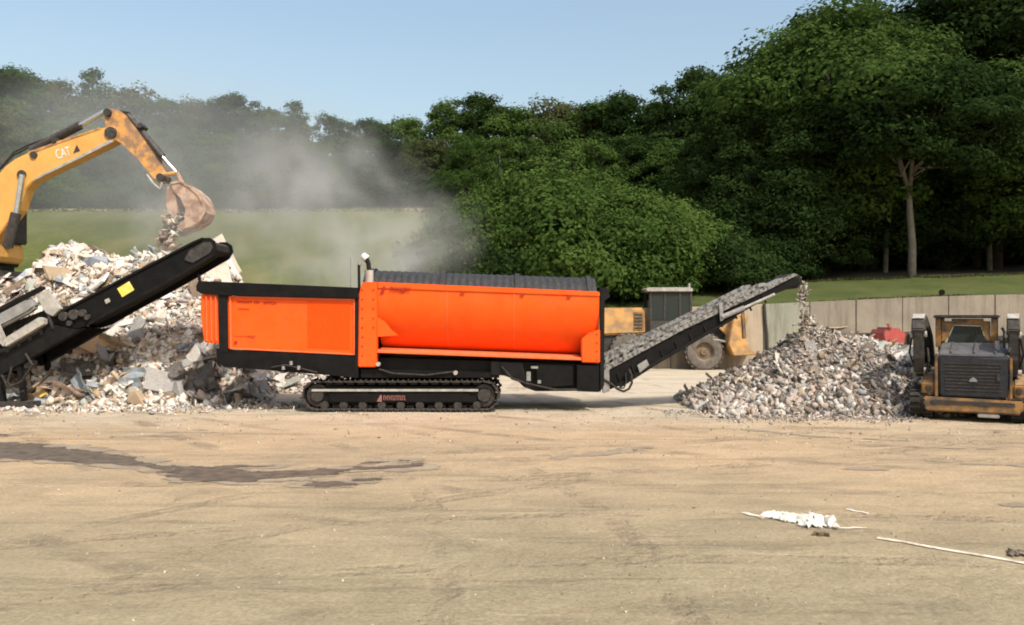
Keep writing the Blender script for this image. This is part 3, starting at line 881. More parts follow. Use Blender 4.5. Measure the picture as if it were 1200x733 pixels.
# lower, folded section
S('upper_rail', [(-160, 434), (0, 361), (50, 335.5), (51, 339), (0, 366.5), (-160, 441)], S0-0.1, S0+0.1, m_black)
dc = S('drive_cover', [(-60, 404), (0, 371), (38, 351), (46, 352), (49, 360), (40, 367), (0, 388), (-60, 420)], S0-0.25, S0-0.02, m_grey, st, 0.05, True)
S('guard_bracket', [(46, 346), (59, 341), (75, 362), (66, 371), (58, 367)], S0-0.16, S0-0.02, m_dusty)
S('pale_rail', [(12, 402), (15, 396), (54, 372), (60, 374), (60, 380), (16, 406)], S0-0.3, S0-0.14, m_dusty)
S('rail_bracket', [(2, 380), (8, 379), (17, 400), (14, 406), (7, 400)], S0-0.32, S0-0.24, m_dusty)
S('lower_chord', [(-160, 492), (0, 418), (63, 381), (90, 386.5), (100, 385), (58, 409), (0, 442), (-160, 512)], S0-0.1, S0+0.1, m_black)
S('far_chord', [(-160, 492), (0, 418), (63, 381), (90, 386.5), (100, 385), (58, 409), (0, 442), (-160, 512)], S1-0.1, S1+0.1, m_black)
S('belt_bed', [(-160, 460), (0, 382), (62, 358), (70, 378), (0, 420), (-160, 492)], S0+0.15, S1-0.15, m_rubber)
for i in range(7):
    a = -20+13*i; b = 408-6.7*i
    S('truss_brace', [(a, b), (a+3, b-1.5), (a+9, b+17), (a+6, b+19)], S0-0.13, S0-0.102, m_dirtydark)
for (a, b, c, d) in ((-8, 415, 6, 476), (18, 410, 30, 474)):
    for y0 in (S0-0.05, S1-0.1):
        S('support_leg', [(a, b), (a+5, b-2), (c+1, d), (c-4, d)], y0, y0+0.14, m_black)
S('foot_beam', [(-30, 471), (44, 470), (44, 476.5), (-30, 477)], S0-0.15, S0+0.15, m_dirtydark)
S('foot_beam', [(-30, 471), (44, 470), (44, 476.5), (-30, 477)], S1-0.15, S1+0.15, m_dirtydark)
MB().tube([P(2, 440, S0-.2), P(10, 455, S0-.25), P(26, 447, S0-.25), P(38, 428, S0-.2), P(30, 415, S0-.15)], 0.03, 8).build('hydraulic_hose', m_rubber, st, smooth=True)
MB().tube([P(14, 430, S0-.2), P(9, 448, S0-.25), P(20, 462, S0-.25), P(29, 458, S0-.2)], 0.025, 8).build('hydraulic_hose', m_rubber, st, smooth=True)
MB().lathe([(0.1, S0-0.05), (0.1, S1+0.05)], (X(8, S0), 0, Z(430, S0)), 'y', 12).build('return_roller', m_grey, st)

# ------------------------------------------------------------------ rubble heights (the excavator stands on the left heap)
def heap_left(x, y):
    # long mound with its crest near y=23.6 and a lower plateau behind for the excavator
    front = fade(18.9, 23.4, y)
    top = 3.75 + 0.55*fbm(x*0.45+3, 1.7) + 0.25*math.sin(x*0.9) - 0.95*fade(-12.2, -13.4, x)
    back = 1 - fade(23.6, 26.2, y)
    z = front*(top*back + 2.55*(1-back)) if y > 23.4 else (0.25*front + 0.75*min(1, max(0, (y-18.9)/4.5)))*top
    xr = -6.9 + 0.6*fade(22.5, 19.0, y)
    z *= fade(xr+1.0, xr-1.5, x)
    z *= 1 - fade(33.5, 36.5, y)
    low = 0.95*fade(-4.6, -6.2, x)*fade(22.2, 24.0, y)*(1-fade(25.5, 27, y))
    z = max(z, low)
    n = 0.7*fbm(x*0.8, y*0.8, 5)
    return max(-0.05, z + n*fade(0.0, 1.0, z) - 0.05)
def heap_right(x, y):
    prof_ = [(3.9, 0.0), (4.6, 0.5), (5.4, 1.0), (6.45, 1.66), (7.1, 1.74), (7.7, 1.66), (8.3, 1.46), (8.9, 1.44), (9.5, 0.9), (10.5, 0.0)]
    zx = 0.0
    for (xa_, za_), (xb_, zb_) in zip(prof_, prof_[1:]):
        if xa_ <= x < xb_: zx = za_ + (zb_-za_)*(x-xa_)/(xb_-xa_)
    w = 2.3 if y < 19.6 else 2.6
    g_ = max(0.0, 1-(abs(y-19.6+0.12*math.sin(x*1.7))/w)**1.25)
    z = zx*g_
    if z <= 0: return -0.06
    return z + 0.34*fbm(x*1.3, y*1.3, 5)*fade(0, 0.6, z) - 0.05

# ------------------------------------------------------------------ excavator
E = 29.0
ez = 2.62
exc = thing('excavator', 'yellow excavator on top of the left heap lifting its bucket over the conveyor', 'excavator', (X(-30, E), E+0.3, ez))
def EX(name, pts, d0, d1, mat, parent=exc, bevel=0.012, smooth=False): return T(name, pts, d0, d1, mat, parent, bevel, E, smooth)
boom = EX('boom', [(-28, 276), (-18, 240), (-6, 209), (6, 195), (18, 186), (33, 179), (68, 166.5), (118, 150.5), (132, 147.5), (138, 156), (133, 166), (95, 185), (55, 204), (38, 213), (30, 222), (22, 246), (6, 266), (-12, 290), (-26, 288)], E, E+0.56, m_cat, bevel=0.03)
EX('edge_plate', [(33, 178.2), (68, 165.8), (118, 149.6), (118, 151.6), (68, 168.6), (34, 181.6)], E-0.02, E-0.002, m_catworn, boom, 0.003)
EX('edge_plate', [(133, 166.4), (95, 185.4), (55, 204.4), (38, 213.4), (40, 210.4), (56, 201), (95, 182), (131, 163.4)], E-0.02, E-0.002, m_dusty, boom, 0.003)
stick = EX('stick', [(120, 128), (128, 126.5), (138, 128.5), (146, 133), (157, 147), (176, 176), (192, 203), (191, 212), (184, 214), (178, 208), (160, 184), (142, 167), (134, 162), (124, 149), (120.5, 138)], E+0.07, E+0.49, m_catworn, bevel=0.03)
EX('edge_plate', [(121, 137), (136, 150), (152, 166), (182, 210), (179, 209), (160, 185.5), (142, 168.5), (133, 163), (123.5, 150)], E+0.045, E+0.068, m_catworn, stick, 0.003)
for a, b, r in ((130, 156, .2), (126, 132, .13), (188, 208, .13), (40, 182, .12), (26, 205, .15)):
    MB().lathe([(r*.3, E-0.06), (r, E-0.06), (r, E+0.62), (r*.3, E+0.62)], (X(a, E), 0, Z(b, E)), 'y', 16).build('pin', m_dirtydark, boom if a in (130, 40, 26) else stick)
MB().tube([P(37, 176.5, E+.28), P(94, 147, E+.28)], 0.15, 12).build('stick_cylinder', m_dirtydark, exc, smooth=True)
MB().tube([P(94, 147, E+.28), P(124, 130, E+.28)], 0.085, 12).build('cylinder_rod', m_chrome, exc, smooth=True)
MB().tube([P(150, 136, E+.28), P(190, 184, E+.28)], 0.13, 12).build('bucket_cylinder', m_dirtydark, exc, smooth=True)
MB().tube([P(190, 184, E+.28), P(207, 203, E+.28)], 0.07, 12).build('cylinder_rod', m_chrome, exc, smooth=True)
for d in (E+0.02, E+0.46):
    MB().tube([P(207, 203, d), P(190, 205, d)], 0.07, 8).build('link', m_catworn, exc)
    MB().tube([P(207, 203, d), P(216, 219, d)], 0.08, 8).build('link', m_rust, exc)
    MB().tube([P(9 if d < E+.2 else 6, 290, d-0.2 if d < E+.2 else d+.2), P(19, 250, d-0.2 if d < E+.2 else d+.2)], 0.17, 12).build('boom_cylinder', m_dirtydark, exc, smooth=True)
    MB().tube([P(19, 250, d-0.2 if d < E+.2 else d+.2), P(26, 205, d-0.2 if d < E+.2 else d+.2)], 0.09, 12).build('cylinder_rod', m_chrome, exc, smooth=True)
for k, dx in ((0, 0), (1, 3)):
    MB().tube([P(-2+dx, 200-dx, E+.2), P(16, 182-dx, E+.2), P(34, 173-dx, E+.2), P(70, 160-dx, E+.2), P(96, 150-dx, E+.2)], 0.03, 6).build('hydraulic_hose', m_rubber, boom)
MB().tube([P(172, 205, E-.05), P(180, 216, E-.05), P(188, 222, E-.05), P(190, 214, E-.05)], 0.045, 6).build('thumb_link', m_dusty, stick)
for k in (0, 1, 2):
    MB().tube([P(130+2*k, 129, E+.1+.1*k), P(148+2*k, 134-k, E+.1+.1*k), P(168, 160-2*k, E+.1+.1*k), P(190, 192-2*k, E+.1+.1*k)], 0.022, 6).build('hydraulic_hose', m_rubber, stick)
EX('hose_clamp', [(160, 146), (164, 143), (167, 148), (163, 151)], E+0.02, E+0.5, m_dirtydark, stick)
EX('hose_clamp', [(60, 163.5), (66, 161.5), (67, 168), (61, 170)], E-0.02, E+0.58, m_dirtydark, boom)
# bucket: two cheeks, a curved shell and teeth
bp = [(203, 216), (214, 214), (226, 220), (236, 229), (242, 240), (243, 250), (237, 260), (226, 267), (214, 271), (211, 266), (219, 258), (220, 246), (214, 233), (206, 226)]
BW0, BW1 = E-0.25, E+0.81
bk = EX('bucket', bp, BW0, BW0+0.05, m_rust)
EX('cheek_plate', bp, BW1-0.05, BW1, m_rust, bk)
shell = [(203, 216), (214, 214), (226, 220), (236, 229), (242, 240), (243, 250), (237, 260), (226, 267), (214, 271)]
inn = [(214, 268.5), (225, 264), (234.5, 258), (240, 249), (239, 241), (234, 232), (225, 223), (214, 217), (204, 219)]
EX('bucket_shell', shell + inn, BW0+0.052, BW1-0.052, m_rust, bk)
for i in range(5):
    d = BW0+0.06+i*0.205
    EX('tooth', [(218, 268.5), (214.5, 272), (206, 276), (212, 268)], d, d+0.12, m_dusty, bk)
EX('bucket_edge', [(203, 215.2), (214, 213.2), (226.5, 219.2), (236.8, 228.4), (243, 239.6), (244, 250.3), (237.6, 261), (226.3, 268), (226, 265), (235.8, 258.6), (241, 249.4), (240.2, 240.4), (234.6, 230.6), (225, 222), (214, 216), (204, 218)], BW0-0.04, BW0-0.003, m_rust, bk)
EX('thumb', [(198.5, 220), (206.5, 219), (209, 234), (210, 251), (205, 257), (199, 250), (196.5, 236)], E-0.2, E+0.02, m_rust)
EX('thumb', [(198.5, 220), (206.5, 219), (209, 234), (210, 251), (205, 257), (199, 250), (196.5, 236)], E+0.5, E+0.72, m_rust)
# letters on the boom
ang = math.atan2(Z(166.5, E)-Z(181, E), X(68, E)-X(28, E))
ang = math.atan2(182-168, 118-70)
me = text_mesh('CAT', 24*0.029*0.72, 11*0.029)
me.materials.append(m_white)
lt = link('lettering', me, boom)
lp = P(67, 187, E-0.012)
lt.location = lp - ORG; lt.rotation_euler = Euler((R(90), -ang, 0))
lt.matrix_local = Matrix.Translation(lp-ORG) @ Matrix.Rotation(-ang, 4, 'Y') @ Matrix.Rotation(R(90), 4, 'X')
EX('logo', [(86, 180), (90, 170), (94, 177)], E-0.014, E-0.002, m_dirtydark, boom, 0)
# house, cab, counterweight, undercarriage
hs = EX('house', [(-120, 283), (-6, 283), (-5, 300), (-8, 307), (-120, 307)], E-1.0, E+1.7, m_cat, bevel=0.05)
EX('skirt_plate', [(-118, 307.2), (-9, 307.2), (-11, 311), (-116, 311)], E-0.9, E+1.6, m_black, hs)
EX('engine_cover', [(-120, 250), (-58, 254), (-55, 282.8), (-120, 282.8)], E-0.9, E+1.6, m_cat, bevel=0.08)
EX('counterweight', [(-150, 262), (-121, 256), (-121, 306), (-145, 306), (-152, 290)], E-1.0, E+1.7, m_dirtydark, bevel=0.1)
cabp = [(-50, 217), (-8, 217), (-1, 240), (-1, 282.8), (-50, 282.8)]
cab = EX('cab', cabp, E+0.85, E+1.7, m_dirtydark, bevel=0.04)
EX('window', [(-46, 222), (-27, 222), (-27, 262), (-46, 262)], E+0.83, E+0.845, m_glass, cab, 0)
EX('window', [(-24, 222), (-10, 222), (-5, 241), (-5, 262), (-24, 262)], E+0.83, E+0.845, m_glass, cab, 0)
EX('handrail', [(-6, 270), (-4, 270), (-4, 283), (-6, 283)], E-0.9, E-0.85, m_black, hs)
EX('slew_ring', [(-70, 311.2), (-5, 311.2), (-5, 317), (-70, 317)], E-0.4, E+1.1, m_black)
EX('car_body', [(-80, 317.2), (5, 317.2), (5, 332), (-80, 332)], E-0.6, E+1.3, m_dirtydark)
erad = 0.36; ezc = ez+0.05+erad
ea, eb = X(-110, E), X(12, E)
eper = 2*(eb-ea)+2*math.pi*erad
em = shoe_mesh(eper/46, 0.6, m_dirtydark)
for yc in (E-0.75, E+1.45):
    tk = MB().box(ea, eb, yc-0.2, yc+0.2, ezc-0.2, ezc+0.2).build('track_frame', m_dirtydark, exc, 0.03)
    for cx in (ea, eb):
        MB().lathe([(0.05, -0.24), (0.16, -0.24), (0.28, -0.15), (0.28, 0.15), (0.16, 0.24), (0.05, 0.24)], (cx, yc, ezc), 'y', 18).build('idler', m_dirtydark, tk)
    track_shoes(tk, em, m_dirtydark, ea-exc.location.x, eb-exc.location.x, erad, ezc-exc.location.z, yc-exc.location.y, 46)

# ------------------------------------------------------------------ wheel loader behind the tail conveyor
L = 32.0
wl = thing('wheel_loader', 'dusty yellow wheel loader with dark cab parked behind the tail conveyor', 'wheel loader', (X(790, L), L+1.0, 0))
def WL(name, pts, d0, d1, mat, parent=wl, bevel=0.02, smooth=False): return T(name, pts, d0, d1, mat, parent, bevel, L, smooth)
def wheel(parent, px_, d0, d1, r, zc):
    """one wheel about the y axis, near face at d0"""
    w = d1-d0; c = (X(px_, L), d0, zc)
    t = MB().lathe([(r*.52, 0.02), (r*.6, 0.0), (r*.92, 0.03), (r, 0.10), (r, w-0.10), (r*.92, w-0.03), (r*.6, w), (r*.52, w-0.02)], c, 'y', 30, False).build('tyre', m_wtyre, parent, smooth=True)
    for i in range(22):
        a = 2*math.pi*i/22
        for s, off in ((0, 0), (1, 0.5)):
            b = a + off*2*math.pi/22
            mb = MB()
            ca_, sa_ = math.cos(b), math.sin(b)
            ta, tb = -0.05, 0.05
            ya, yb = (0.03, w*0.52) if s == 0 else (w*0.48, w-0.03)
            vs = []
            for rr in (r-0.01, r+0.035):
                for yy in (ya, yb):
                    for tt in (ta, tb):
                        vs.append((c[0]+rr*ca_-tt*sa_, c[1]+yy, c[2]+rr*sa_+tt*ca_))
            mb.add(vs, [(0,1,3,2),(4,6,7,5),(0,4,5,1),(2,3,7,6),(0,2,6,4),(1,5,7,3)])
            mb.build('tread_lug', m_wtyre, t)
    rim = MB().lathe([(0.02, 0.10), (r*.18, 0.10), (r*.2, 0.15), (r*.42, 0.17), (r*.5, 0.06), (r*.54, 0.05), (r*.54, w-0.05)], c, 'y', 24, False).build('rim', m_wrim, parent, smooth=True)
    return t
m_wtyre = M('dusty_tyre', (0.05, 0.045, 0.04), (0.13, 0.11, 0.09), 4, 0.9, dust=0.7, dustc=(0.3, 0.25, 0.19))
m_wrim = M('dirty_rim', (0.16, 0.10, 0.05), (0.09, 0.07, 0.05), 5, 0.8, dust=0.5)
m_loadery = M('loader_yellow', (0.52, 0.27, 0.07), (0.26, 0.15, 0.07), 2.5, 0.65, lo=0.42, hi=0.62, dust=0.7, dustc=(0.5, 0.4, 0.26))
wr = 0.70
for px_ in (826, 738):
    wheel(wl, px_, L, L+0.55, wr, wr-0.02)
    wheel(wl, px_-22 if px_ == 826 else px_, L+1.75, L+2.3, wr, wr-0.02)
hd = WL('engine_hood', [(700, 372), (706, 361), (757, 360.5), (758, 392), (700, 394)], L+0.35, L+1.85, m_loadery, bevel=0.08)
WL('hood_grille', [(744, 366), (755, 366), (755, 388), (744, 388)], L+0.33, L+0.348, m_catdirty, hd)
for k in range(5):
    WL('louvre', [(745, 368+4*k), (754, 368+4*k), (754, 370+4*k), (745, 370+4*k)], L+0.31, L+0.329, m_dirtydark, hd, 0.004)
WL('handrail', [(760, 352), (761, 352), (761, 392), (760, 392)], L+0.2, L+0.24, m_dirtydark)
WL('rear_frame', [(702, 394.5), (775, 393), (790, 398), (790, 416), (702, 414)], L+0.5, L+1.7, m_dirtydark)
WL('counterweight', [(694, 384), (701, 382), (701, 416), (696, 414)], L+0.3, L+1.9, m_loadery, bevel=0.05)
cb_ = WL('cab', [(763, 376), (815, 376), (814, 398), (764, 398)], L+0.45, L+1.75, m_dirtydark)
WL('roof', [(759, 339), (762, 336.6), (812, 336.6), (815, 339), (814, 341.6), (760, 341.6)], L+0.35, L+1.85, m_dusty, cb_, 0.02)
for a in (763, 780, 798, 811):
    for d in (L+0.45, L+1.67):
        WL('cab_post', [(a, 341.8), (a+3.2, 341.8), (a+3.2, 375.8), (a, 375.8)], d, d+0.08, m_dirtydark, cb_)
for a, b in ((766.4, 779.8), (783.4, 797.8), (801.4, 810.8)):
    WL('window', [(a, 342), (b, 342), (b, 375.6), (a, 375.6)], L+0.48, L+0.495, m_glass, cb_, 0)
    WL('window', [(a, 342), (b, 342), (b, 375.6), (a, 375.6)], L+1.7, L+1.715, m_glass, cb_, 0)
WL('seat', [(784, 360), (790, 360), (792, 374), (800, 375), (800, 375.9), (784, 375.9)], L+0.9, L+1.3, m_rubber, cb_)
WL('exhaust_stack', [(812.5, 331), (815, 331), (815, 338), (812.5, 338)], L+0.9, L+1.0, m_dusty)
WL('fender', [(785, 401), (800, 398.5), (840, 397), (852, 400), (852, 402), (838, 399.4), (801, 401), (786, 403.5)], L+0.02, L+0.6, m_dusty)
WL('front_frame', [(812, 378), (838, 374), (856, 390), (852, 412), (815, 412)], L+0.55, L+1.65, m_dirtydark)
for d in (L+0.3, L+1.7):
    WL('lift_arm', [(822, 372), (834, 366), (850, 372), (868, 392), (872, 408), (866, 411), (858, 398), (842, 382), (828, 381)], d, d+0.16, m_loadery)
WL('bucket', [(858, 372), (876, 369), (870, 392), (876, 408), (886, 416), (858, 417), (852, 404), (855, 386)], L-0.25, L+2.3, m_loadery, bevel=0.03)
WL('bucket_post', [(866, 361), (869.5, 361), (872, 396), (868, 396)], L-0.3, L-0.26, m_catdirty)

# ------------------------------------------------------------------ compact track loader on the right, seen from behind
K = 16.45
yaw = -R(31)
base = P(1133, 0, K); base.z = 0
sk = thing('compact_track_loader', 'muddy yellow and black compact track loader seen from behind at the right edge', 'track loader', tuple(base), yaw, local=True)
s_ = 0.0164
def kx(px_): return (px_-1131)*s_
def kz(py_): return CAM_H-(py_-370)*s_
def KB(name, x0, x1, y0, y1, z0, z1, mat, parent=sk, bevel=0.015): return MB().box(x0, x1, y0, y1, z0, z1).build(name, mat, parent, bevel)
def KY(name, pts, x0, x1, mat, parent=sk, bevel=0.015): return MB().prism_x(pts, x0, x1).build(name, mat, parent, bevel)
def KP(name, pts, y0, y1, mat, parent=sk, bevel=0.015): return MB().prism(pts, y0, y1).build(name, mat, parent, bevel)
KB('chassis', -0.60, 0.62, 0.25, 2.3, 0.28, 0.95, m_dirtydark)
bmp = KP('rear_bumper', [(-0.76, 0.30), (-0.72, 0.18), (0.90, 0.18), (0.95, 0.30), (0.95, 0.44), (-0.76, 0.46)], -0.06, 0.16, m_catdirty, bevel=0.03)
KB('bumper_step', -0.62, 0.80, -0.075, -0.062, 0.33, 0.40, m_dirtydark, bmp, 0.004)
KB('tow_plate', 0.18, 0.55, -0.05, 0.1, 0.10, 0.175, m_dusty, bmp)
door = KP('engine_door', [(-0.47, 0.48), (0.68, 0.48), (0.70, 1.24), (-0.49, 1.28)], -0.02, 0.08, m_grille, bevel=0.03)
for i in range(9):
    z = 0.60+i*0.064
    KB('louvre', -0.38, 0.58, -0.035, -0.021, z, z+0.026, m_dirtydark, door, 0.004)
KP('badge', [(0.04, 0.78), (0.18, 0.78), (0.16, 0.83), (0.11, 0.87), (0.06, 0.83)], -0.05, -0.036, m_grey, door, 0)
KB('door_frame', -0.56, -0.50, -0.01, 0.12, 0.46, 1.30, m_catdirty)
KB('door_frame', 0.71, 0.76, -0.01, 0.12, 0.46, 1.25, m_catdirty)
KY('hood', [(0.0, 1.25), (0.02, 1.30), (0.75, 1.50), (0.95, 1.50), (0.95, 0.96), (0.09, 0.96)], -0.5, 0.71, m_hood, bevel=0.03)
for a in (-0.30, 0.1, 0.45):
    KY('hood_rib', [(0.06, 1.316), (0.7, 1.492), (0.7, 1.52), (0.06, 1.345)], a, a+0.05, m_hood)
MB().tube([(0.50, 0.35, 1.36), (0.50, 0.35, 1.56)], 0.04, 10).build('exhaust_pipe', m_dusty, sk)
KB('tail_lamp', -0.71, -0.62, -0.03, 0.05, 0.56, 0.68, m_dirtydark)
KB('tail_lamp', 0.82, 0.91, -0.03, 0.05, 0.56, 0.68, m_dirtydark)
for a, b in ((-0.80, -0.57), (0.77, 1.0)):
    KY('side_tank', [(0.05, 0.47), (0.02, 0.74), (0.4, 0.86), (1.6, 0.86), (1.6, 0.47)], a, b, m_catdirty, bevel=0.03)
# cab
cb2 = KB('cab_floor', -0.52, 0.54, 0.98, 2.05, 0.92, 1.05, m_dirtydark)
for x0, x1 in ((-0.62, -0.52), (0.38, 0.48)):
    KY('cab_post', [(0.96, 1.4), (1.05, 1.4), (1.02, 2.0), (0.92, 2.0)], x0, x1, m_catdirty, cb2, 0.01)
    KY('cab_post', [(1.95, 1.05), (2.05, 1.05), (1.95, 2.0), (1.86, 2.0)], x0, x1, m_dirtydark, cb2, 0.01)
    KY('side_mesh', [(1.06, 1.3), (1.94, 1.2), (1.86, 1.97), (1.04, 1.97)], (x0+x1)/2-0.01, (x0+x1)/2+0.01, m_dirtydark, cb2, 0)
KB('roof', -0.66, 0.52, 0.86, 2.0, 1.995, 2.06, m_dirtydark, cb2, 0.02)
KP('headboard', [(-0.51, 1.50), (-0.51, 1.985), (0.37, 1.985), (0.37, 1.52), (0.30, 1.55), (0.20, 1.84), (-0.28, 1.86), (-0.42, 1.56)], 0.97, 1.01, m_catdirty, cb2, 0.008)
KP('rear_window', [(-0.41, 1.50), (0.29, 1.50), (0.2, 1.83), (-0.28, 1.85)], 0.985, 1.0, m_glass, cb2, 0)
KY('seat', [(1.2, 1.05), (1.7, 1.05), (1.7, 1.25), (1.35, 1.28), (1.28, 1.8), (1.18, 1.8)], -0.32, 0.22, m_rubber, cb2, 0.04)
# lift arms and cylinders
arm = [(0.10, 1.62), (0.02, 1.78), (0.10, 1.98), (0.30, 2.06), (0.75, 2.02), (1.9, 1.62), (2.55, 1.05), (2.75, 0.45), (2.6, 0.42), (2.35, 0.98), (1.75, 1.42), (0.75, 1.80), (0.42, 1.80), (0.26, 1.55)]
for x0, x1 in ((-0.98, -0.74), (0.66, 0.88)):
    la = KY('lift_arm', arm, x0, x1, m_dirtydark, bevel=0.02)
    KY('arm_cap', [(0.09, 1.985), (0.30, 2.066), (0.75, 2.026), (0.75, 2.04), (0.30, 2.085), (0.08, 2.0)], x0+0.01, x1-0.01, m_dusty, la, 0.004)
    KY('rear_link', [(0.05, 1.75), (0.22, 1.75), (0.40, 0.92), (0.2, 0.9), (0.08, 1.2)], x0+0.03, x1-0.03, m_dirtydark, bevel=0.02)
    xm = (x0+x1)/2
    MB().tube([(xm, 0.35, 0.85), (xm, 0.6, 1.3)], 0.07, 10).build('lift_cylinder', m_dirtydark, sk, smooth=True)
    MB().tube([(xm, 0.6, 1.3), (xm, 0.85, 1.75)], 0.04, 10).build('cylinder_rod', m_chrome, sk, smooth=True)
    for (yy, zz) in ((0.15, 1.68), (0.3, 0.95)):
        MB().lathe([(0.06, x0-0.03), (0.06, x1+0.03)], (0, yy, zz), 'x', 12).build('pin', m_dusty, la)
    MB().tube([(x0-0.01 if x0 < 0 else x1+0.01, 0.2, 1.6), (x0-0.06 if x0 < 0 else x1+0.06, 0.3, 1.3), (x0+0.0 if x0 < 0 else x1, 0.5, 1.05)], 0.02, 6).build('hydraulic_hose', m_rubber, la)
KB('cross_tube', -0.98, 0.88, 2.5, 2.62, 0.85, 0.97, m_dirtydark)
KY('front_bucket', [(2.7, 0.75), (2.78, 0.75), (2.82, 0.12), (3.5, 0.05), (3.5, 0.02), (2.75, 0.02), (2.66, 0.3)], -1.0, 1.0, m_rust, bevel=0.01)
for x0 in (-0.60, 0.40):
    for yy in (1.25, 1.5, 1.75):
        MB().tube([(x0+.05, yy, 1.2), (x0+.05, yy-.03, 1.98)], 0.014, 6).build('cab_bar', m_dirtydark, cb2)
for x0 in (-0.45, 0.25):
    KB('work_lamp', x0, x0+0.13, 0.82, 0.87, 1.93, 1.99, m_dusty, cb2, 0.01)
MB().tube([(0.62, 0.4, 1.42), (0.62, 0.4, 1.72), (0.58, 0.55, 1.8)], 0.025, 8).build('air_intake', m_dirtydark, sk)
MB().tube([(-0.72, 0.1, 0.9), (-0.66, 0.05, 1.15), (-0.7, 0.2, 1.4)], 0.02, 6).build('hydraulic_hose', m_rubber, sk)
MB().tube([(0.62, 0.1, 1.28), (0.70, 0.0, 1.36), (0.74, 0.15, 1.5)], 0.02, 6).build('hydraulic_hose', m_rubber, sk)
KB('door_handle', 0.50, 0.56, -0.05, -0.03, 0.8, 0.95, m_dirtydark, door, 0.004)
# rubber tracks
trad = 0.27
tzc = 0.04+trad
tm = shoe_mesh((2*1.75+2*math.pi*trad)/44, 0.40, m_rubber, along='y', grouser=0.03)
for xc in (-0.80, 0.94):
    tk = KB('track_frame', xc-0.1, xc+0.1, 0.2, 2.0, tzc-0.14, tzc+0.22, m_dirtydark)
    for yy in (0.25, 2.0):
        MB().lathe([(0.05, xc-0.15), (0.2, xc-0.15), (0.22, xc-0.05), (0.22, xc+0.05), (0.2, xc+0.15), (0.05, xc+0.15)], (0, yy, tzc), 'x', 18).build('idler', m_dirtydark, tk)
    for i in range(4):
        MB().lathe([(0.1, xc-0.15), (0.1, xc+0.15)], (0, 0.55+i*0.38, tzc-0.15), 'x', 12).build('roller', m_dirtydark, tk)
    track_shoes(tk, tm, m_rubber, 0.25, 2.0, trad, tzc, xc, 44, along='y')
ORG = Vector((0, 0, 0))

# ------------------------------------------------------------------ rubble heaps
def rub(name, a, b=None, rough=0.9, sc_=6): return M('rubble_'+name, a, b, sc_, rough, bump=0.3, bscale=20, dust=0.42, dustc=(0.50, 0.44, 0.37), spec=0.12)
RUB = [rub('white', (0.68, 0.64, 0.58), (0.55, 0.5, 0.44)), rub('pale_pink', (0.56, 0.43, 0.36), (0.46, 0.34, 0.28)), rub('tan', (0.46, 0.34, 0.22), (0.36, 0.27, 0.18)),
       rub('grey', (0.34, 0.33, 0.31), (0.25, 0.24, 0.23)), rub('brown', (0.18, 0.12, 0.08), (0.12, 0.085, 0.06)), rub('dark', (0.035, 0.035, 0.035), (0.06, 0.055, 0.05)),
       rub('plaster', (0.62, 0.56, 0.47), (0.52, 0.46, 0.38)), rub('blue_grey', (0.20, 0.25, 0.30), (0.28, 0.31, 0.33)), rub('wood', (0.40, 0.27, 0.14), (0.30, 0.2, 0.11)), rub('green_grey', (0.25, 0.27, 0.22), (0.33, 0.34, 0.3))]
m_heapL = M('heap_fines', (0.40, 0.33, 0.27), (0.22, 0.18, 0.15), 3.5, 0.95, bump=1.0, bscale=9, spec=0.1)
m_heapR = M('heap_screenings', (0.27, 0.22, 0.18), (0.13, 0.11, 0.095), 5, 0.95, bump=1.0, bscale=14, spec=0.1)
rng = random.Random(11)
def chunk_mesh(seed, sx, sy, sz):
    r = random.Random(seed)
    bm = bmesh.new()
    for _ in range(14):
        v = Vector((r.gauss(0, 1), r.gauss(0, 1), r.gauss(0, 1))).normalized()*(0.8+0.3*r.random())
        bm.verts.new((v.x*sx, v.y*sy, v.z*sz))
    bmesh.ops.convex_hull(bm, input=bm.verts)
    for v in [v for v in bm.verts if not v.link_faces]: bm.verts.remove(v)
    me = bpy.data.meshes.new('rubble_chunk'); bm.to_mesh(me); bm.free()
    me.materials.append(RUB[0]); return me
def board_mesh(seed, l, w, t):
    r = random.Random(seed)
    n = 4; vs = []; fs = []
    cut = r.uniform(-.25, .25)
    bend = r.uniform(-.12, .12)*l
    for i in range(n+1):
        x = -l/2+l*i/n
        for y, z in ((-w/2, 0), (w/2, 0), (w/2, t), (-w/2, t)):
            e = (cut*w*(1 if y > 0 else -1) if i == n else 0) + (r.uniform(-.05, .05)*l if i in (0, n) else 0)
            vs.append((x+e, y*(1+r.uniform(-.04, .04)), z+bend*((i/n-.5)**2)*2))
    for i in range(n):
        for k in range(4):
            fs.append((i*4+k, i*4+(k+1) % 4, (i+1)*4+(k+1) % 4, (i+1)*4+k))
    fs += [(3, 2, 1, 0), (n*4, n*4+1, n*4+2, n*4+3)]
    me = bpy.data.meshes.new('board'); me.from_pydata(vs, [], fs); me.materials.append(RUB[0]); return me
